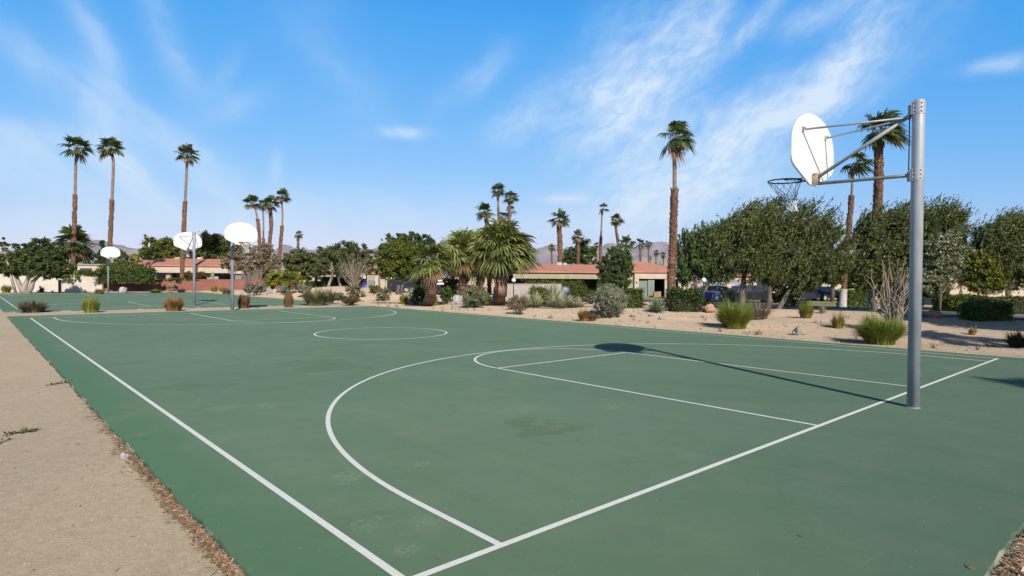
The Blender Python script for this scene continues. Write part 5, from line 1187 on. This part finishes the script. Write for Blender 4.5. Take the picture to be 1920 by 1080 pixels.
# ------------------------------------------------------------ parked cars
def car(px, dep, paint, label, turn, kind='suv', name='parked_car'):
    o = empty(name, AT(px, dep)+Vector((0, 0, .0)), label, 'car', 'cars parked by the houses', rz=yaw+turn)
    L, Wd, H = 4.6, 1.82, (1.62 if kind == 'suv' else 1.45)
    body = [(-2.3,.34),(-2.28,.72),(-2.15,.95),(-1.2,1.0),(.75,1.02),(1.7,.92),(2.22,.74),(2.3,.48),(2.26,.30),(1.85,.26),(-1.9,.26)]
    cab = [(-2.05,.97),(-1.75,H-.12),(-1.35,H),(-.1,H),(.35,H-.08),(1.15,1.0)]
    def loft(prof, hw, inset):
        n = len(prof); vs = []; m = MB()
        for y, k in ((-hw, 1.), (-hw+.05, 1.), (hw-.05, 1.), (hw, 1.)):
            e = abs(y) == hw
            for x, z in prof:
                zz = z-(.03 if e and z > .5 else 0); t = (z-prof[0][1])*inset if inset else 0; vs.append((x*(1 if not e else .985), y-math.copysign(t, y), zz))
        fs = [tuple(range(n)), tuple(3*n+i for i in reversed(range(n)))]+[(r*n+i, (r+1)*n+i, (r+1)*n+(i+1) % n, r*n+(i+1) % n) for r in range(3) for i in range(n)]
        m.add(vs, fs); return m
    loft(body, Wd/2, 0).build('body', paint, o)
    loft(cab, Wd/2-.06, .32).build('cabin', paint, o)
    gl = [(-1.78,1.05),(-1.58,H-.16),(-1.28,H-.1),(-.12,H-.1),(.28,H-.15),(.92,1.05)]
    n = len(gl)
    for s in (-1, 1):
        m = MB(); vs = [(x, s*(Wd/2-.045-(z-.97)*.32), z) for x, z in gl]; m.add(vs, [tuple(range(n))]); m.build('side_window', M_GLASS, o)
        m = MB(); m.box((-.42, s*(Wd/2-.11), 1.25), (.07, .03, .4)); m.build('window_pillar', paint, o)
    def gpane(x0, z0, x1, z1, nm):
        m = MB(); y0, y1 = Wd/2-.14, Wd/2-.28; dx, dz = x1-x0, z1-z0; l = math.hypot(dx, dz); ox, oz = dz/l*.012, -dx/l*.012
        if x0 < 0: ox, oz = -abs(ox), abs(oz)
        else: ox, oz = abs(ox), abs(oz)
        m.add([(x0+ox, -y0, z0+oz), (x0+ox, y0, z0+oz), (x1+ox, y1, z1+oz), (x1+ox, -y1, z1+oz)], [(0, 1, 2, 3)]); m.build(nm, M_GLASS, o)
    gpane(1.05, 1.06, .42, H-.14, 'windscreen'); gpane(-2.0, 1.08, -1.80, H-.2, 'rear_window')
    for x in (-1.42, 1.42):
        for s in (-1, 1):
            m = MB(); m.tube([(x, s*(Wd/2-.2), .34), (x, s*(Wd/2+.012), .34)], .34, 20); wh = m.build('wheel', M_TYRE, o)
            m = MB(); m.tube([(x, s*(Wd/2+.0), .34), (x, s*(Wd/2+.022), .34)], .2, 12); m.build('rim', M_GALV, wh)
    for s in (-1, 1):
        m = MB(); m.ball((2.16, s*.68, .70), .16, 8, (.6, 1, .5)); m.build('headlight', M_WHITE, o)
        m = MB(); m.box((-2.27, s*.7, .82), (.06, .22, .16)); m.build('tail_light', M_ORANGE, o)
        m = MB(); m.ball((.72, s*(Wd/2+.06), 1.05), .11, 8, (.7, 1, .7)); m.build('wing_mirror', paint, o)
    m = MB(); m.box((2.285, 0, .52), (.03, 1.1, .16)); m.build('grille', M_DARK, o)
car(1352, 58, M_CARW, 'white car parked under the willow, its nose to the right', -.25)
car(1413, 56, M_CARK, 'black vehicle mostly hidden behind the olive trunk', .1)
car(1512, 62, M_CARD, 'dark blue car parked behind the leaning trunk', .15, 'car')
car(1545, 64, M_CARG, 'silver car parked right of the dark blue one, under the olive tree', .5, 'car')
car(779, 60, M_CARD, 'dark blue car partly hidden behind the dark forked trunk', .6, 'car')
car(848, 62, M_CARK, 'dark car deep in the shade behind the bushy palms', .2, 'car')
car(1665, 64, M_CARW, 'pale car roof showing over the dark hedge behind the slim palm', .1, 'suv')

# ------------------------------------------------------------ ground litter
def litter(name, pts, rng, l, wd, mat, kind='stuff', up=.25):
    n = len(pts); P = np.array(pts); a = rng.normal(size=(n, 3)); a[:, 2] *= up; a = unit(a); nr = unit(np.array([0, 0, 1.])+rng.normal(size=(n, 3))*.4); b = unit(np.cross(nr, a)); s = rng.uniform(.45, 1.5, (n, 1))
    al, bw = a*l*s/2, b*wd*s/2; V = np.stack([P-al, P+bw, P+al, P-bw], 1); V[..., 2] = np.maximum(V[..., 2], P[:, None, 2]-.012)
    return tag(link(name, quadmesh(name, V, mat)), kind=kind)
rng = np.random.default_rng(900)
pts = []
for _ in range(11000):
    y = -1.6+abs(rng.normal())*2.4+rng.random()*2.0; dens = .5+.5*noise.noise(Vector((1.0, y*1.1, 5)))+.3*noise.noise(Vector((2.0, y*4, 7)))
    if y > 9 or rng.random() > dens+.25: continue
    wdt = .035+.06*max(0, noise.noise(Vector((4, y*1.7, 1)))+.3)
    x = -SX-.055-abs(rng.normal())*wdt*.75; pts.append((x, y, hz(x, y)+.006+.022*rng.random()))
litter('leaf_litter', pts, rng, .045, .007, L_LITTER)
pts = []
for _ in range(9000):
    x = rng.uniform(-5.2, -1.5); y = -2.03-abs(rng.normal())*.28; 
    if rng.random() < .55+.5*noise.noise(Vector((x*3, y*3, 3))): pts.append((x, y, hz(x, y)+.006+.03*rng.random()))
litter('leaf_litter', pts, rng, .05, .014, L_LITTER)
pts = []
for _ in range(2600):
    y = rng.uniform(-2, 14); x = -SX-.1-rng.random()**1.0*6; pts.append((x, y, hz(x, y)+.004))
litter('leaf_litter', pts, rng, .035, .008, L_LITTER)
def pebbles(name, P, smin, smax, mat, seed):
    rr = random.Random(seed); m = MB(); V = [(1,0,0),(0,1,0),(-1,0,0),(0,-1,0),(0,0,1),(0,0,-1)]; Fs = [(0,1,4),(1,2,4),(2,3,4),(3,0,4),(1,0,5),(2,1,5),(3,2,5),(0,3,5)]
    for x, y in P:
        s = smin+(smax-smin)*rr.random()**3; a = rr.random()*6; R = Matrix.Rotation(a, 3, 'Z'); c = Vector((x, y, hz(x, y)+s*.15))
        m.add([c+R @ Vector((v[0]*s*rr.uniform(.6, 1.2), v[1]*s*rr.uniform(.5, 1), v[2]*s*rr.uniform(.4, .7))) for v in V], Fs)
    return tag(m.build(name, mat), kind='stuff')
rr = random.Random(5)
M_PEB = simple('pebble', (.50, .44, .37), (.30, .25, .20), 20.)
pebbles('gravel', [(-SX-.12-rr.random()**1.3*5, -1.5+rr.random()**1.5*14) for _ in range(3800)], .004, .014, M_PEB, 1)
pebbles('gravel', [(SX+.1+abs(rr.gauss(0, 3.5)), rr.uniform(-3, 30)) for _ in range(2600)], .012, .05, M_PEB, 2)
pebbles('gravel', [(rr.uniform(-7.6, 9), rr.uniform(27.2, 30.5)) for _ in range(500)], .02, .06, M_PEB, 3)
pebbles('gravel', [(rr.uniform(-5, -2), -2.05-rr.random()*.9) for _ in range(500)], .006, .03, M_PEB, 4)
pebbles('gravel', [(rr.uniform(-7.4, 3), rr.uniform(-1.8, 9)) for _ in range(46)], .004, .012, M_PEB, 6).location.z = .036
rng = np.random.default_rng(77); Pt = []; Wd = []; Sd = []
for _ in range(420):
    x = SX+.4+abs(rng.normal())*6.5; y = rng.uniform(-1, 34)
    if noise.noise(Vector((x*.35, y*.35, 9))) < .02: continue
    nb = rng.integers(5, 16); hh_ = rng.uniform(.05, .20)
    for _ in range(nb):
        a = rng.uniform(0, 6.28); u = np.array([math.cos(a), math.sin(a), 0]); b0 = np.array([x, y, hz(x, y)])+u*rng.uniform(0, .05); tt = np.linspace(0, 1, 4)
        Pt.append(b0+u*hh_*.8*tt[:, None]**1.6+np.array([0, 0, 1.])*hh_*tt[:, None]*rng.uniform(.6, 1.2)); Wd.append(np.array([.011, .010, .007, .001])); Sd.append(np.array([-u[1], u[0], 0]))
tag(stripmesh('ground_cover', L_GRASSD, np.array(Pt), np.array(Wd), np.array(Sd)), kind='stuff')
pts = []
for _ in range(5200):
    x = SX+.2+abs(rng.normal())*8; y = rng.uniform(-2, 36)
    if noise.noise(Vector((x*.5, y*.5, 4)))+.15*rng.normal() > .08: pts.append((x, y, hz(x, y)+.006))
litter('leaf_litter', pts, rng, .07, .02, L_LITTER)
# twigs and single dead leaves on the ground
def twig(px, py, size, ang, label, leafy):
    g = G(px, py); rng = np.random.default_rng(int(px)); o = empty('fallen_twig', g, label, 'twig', rz=ang); m = MB()
    m.tube([(-size*.5, 0, .006), (-size*.1, .01, .014), (size*.3, -.01, .010), (size*.5, .015, .008)], [.004, .0045, .003, .002], 5)
    for k in range(5): x = rng.uniform(-.4, .4)*size; m.tube([(x, 0, .01), (x+.05, rng.uniform(-.08, .08), .02)], [.0025, .0015], 4)
    m.build('stem', M_BARK, o); P = np.stack([rng.uniform(-.42, .42, leafy)*size, rng.normal(size=leafy)*.035, rng.uniform(.006, .03, leafy)], -1)
    leafcloud('leaves', L_DARK, P, np.tile([0, 0, 1.], (leafy, 1)), .05, .014, rng, parent=o)
twig(42, 812, .34, .2, 'small leafy twig lying on the dirt at the left', 60)
twig(6, 830, .3, 1.2, 'bare dark twig at the left picture edge', 8)
twig(112, 720, .40, .5, 'fallen leafy twig against the left edge of the near court', 50)
s_ = G(233, 860); tag(rock('pale stone lying in the leaf litter at the left edge of the court', s_, 15, 10, M_ROCKW, 7.7, None, 'stone'))
def deadleaf(px, py, size, label):
    d_ = ray(px, py); q = CAM+d_*(-CAM[2]/d_[2]); m = MB(); a = px*.7; u = Vector((math.cos(a), math.sin(a), 0))*size; v = Vector((-u.y, u.x, 0))*.4
    m.add([-u, v+Vector((0, 0, size*.5)), u+Vector((0, 0, size*.2)), -v, Vector((0, 0, size*.18))], [(0, 4, 1), (1, 4, 2), (2, 4, 3), (3, 4, 0)])
    tag(m.build('dead_leaf', L_LITTER, loc=(q[0], q[1], .006)), label, 'leaf')
deadleaf(1082, 827, .03, 'tiny yellow leaf on the court below the dark stain inside the arc')
deadleaf(1501, 1007, .02, 'tiny dark leaf on the green surface at bottom right')
deadleaf(1819, 1066, .035, 'dry curled leaf near the bottom right corner of the court')
deadleaf(823, 1049, .02, 'pinkish leaf between the sideline and baseline at bottom centre')

# ------------------------------------------------------------ trees outside the frame whose shade reaches the sand and the court at right
def side_tree(x, y, h_, r, seed, label):
    rng = np.random.default_rng(seed); b = Vector((x, y, hz(x, y))); o = empty('shade_tree', b, label, 'tree'); B = []
    for k in range(6):
        a = k*1.05; B.append((np.array([x+math.cos(a)*r*.6, y+math.sin(a)*r*.6, h_+rng.normal()*.3]), np.array([r*.5, r*.5, r*.38])))
    P, O = crown_points(B, 42000, rng, .34); leafcloud('crown', L_OLIVE, P, O, .22, .10, rng, None, tuple(b), o)
    m = MB(); m.tube([(0, 0, -.1), (.1, 0, h_*.4), (0, .1, h_*.8)], [.22, .17, .1], 9)
    for c, r_ in B: limb_tube(m, (.1, 0, h_*.45), c-np.array(b), .09, .03, rng)
    m.build('trunk', M_BARK, o, True)
side_tree(16.2, -4.9, 4.7, 3.3, 901, 'broad tree outside the picture to the right, shading the sand and road')
side_tree(19.6, -2.9, 4.7, 3.2, 905, 'second broad tree outside the picture to the right, its shade reaching the road')
def side_palm(x, y, h_, seed, label, R_=1.7):
    rng = np.random.default_rng(seed); b = Vector((x, y, hz(x, y))); o = empty('fan_palm', b, label, 'palm tree'); m = MB(); m.tube([(0, 0, -.1), (0, 0, h_)], [.22, .14], 12); m.build('rough_trunk', M_PALMLO, o, True)
    palm_crown(np.array([x, y, b.z+h_]), R_, rng, 30, 12, L_FROND, L_DEAD, o, tuple(b), RTH*.3, gaps=.2)
side_palm(6.1, -11.6, 8.6, 903, 'tall palm outside the picture at right, its crown shade lying on the sand')
side_palm(-2.75, -15.55, 8.7, 904, 'tall palm behind the viewpoint, its crown shade touching the court edge', 1.5)

# ------------------------------------------------------------ the air between here and the mountains
m = MB(); m.box((0, 0, 447), (20000, 20000, 914))
hm = bpy.data.materials.new('haze_air'); hm.use_nodes = True; t = NT(hm.node_tree); t.n.clear()
pv = t.node('ShaderNodeVolumePrincipled'); pv.inputs['Color'].default_value = (.74, .87, 1.0, 1); pv.inputs['Density'].default_value = 2.2e-5; pv.inputs['Anisotropy'].default_value = 0.0
ho = t.node('ShaderNodeOutputMaterial'); t.l.new(pv.outputs[0], ho.inputs['Volume'])
tag(m.build('haze', hm), kind='stuff')
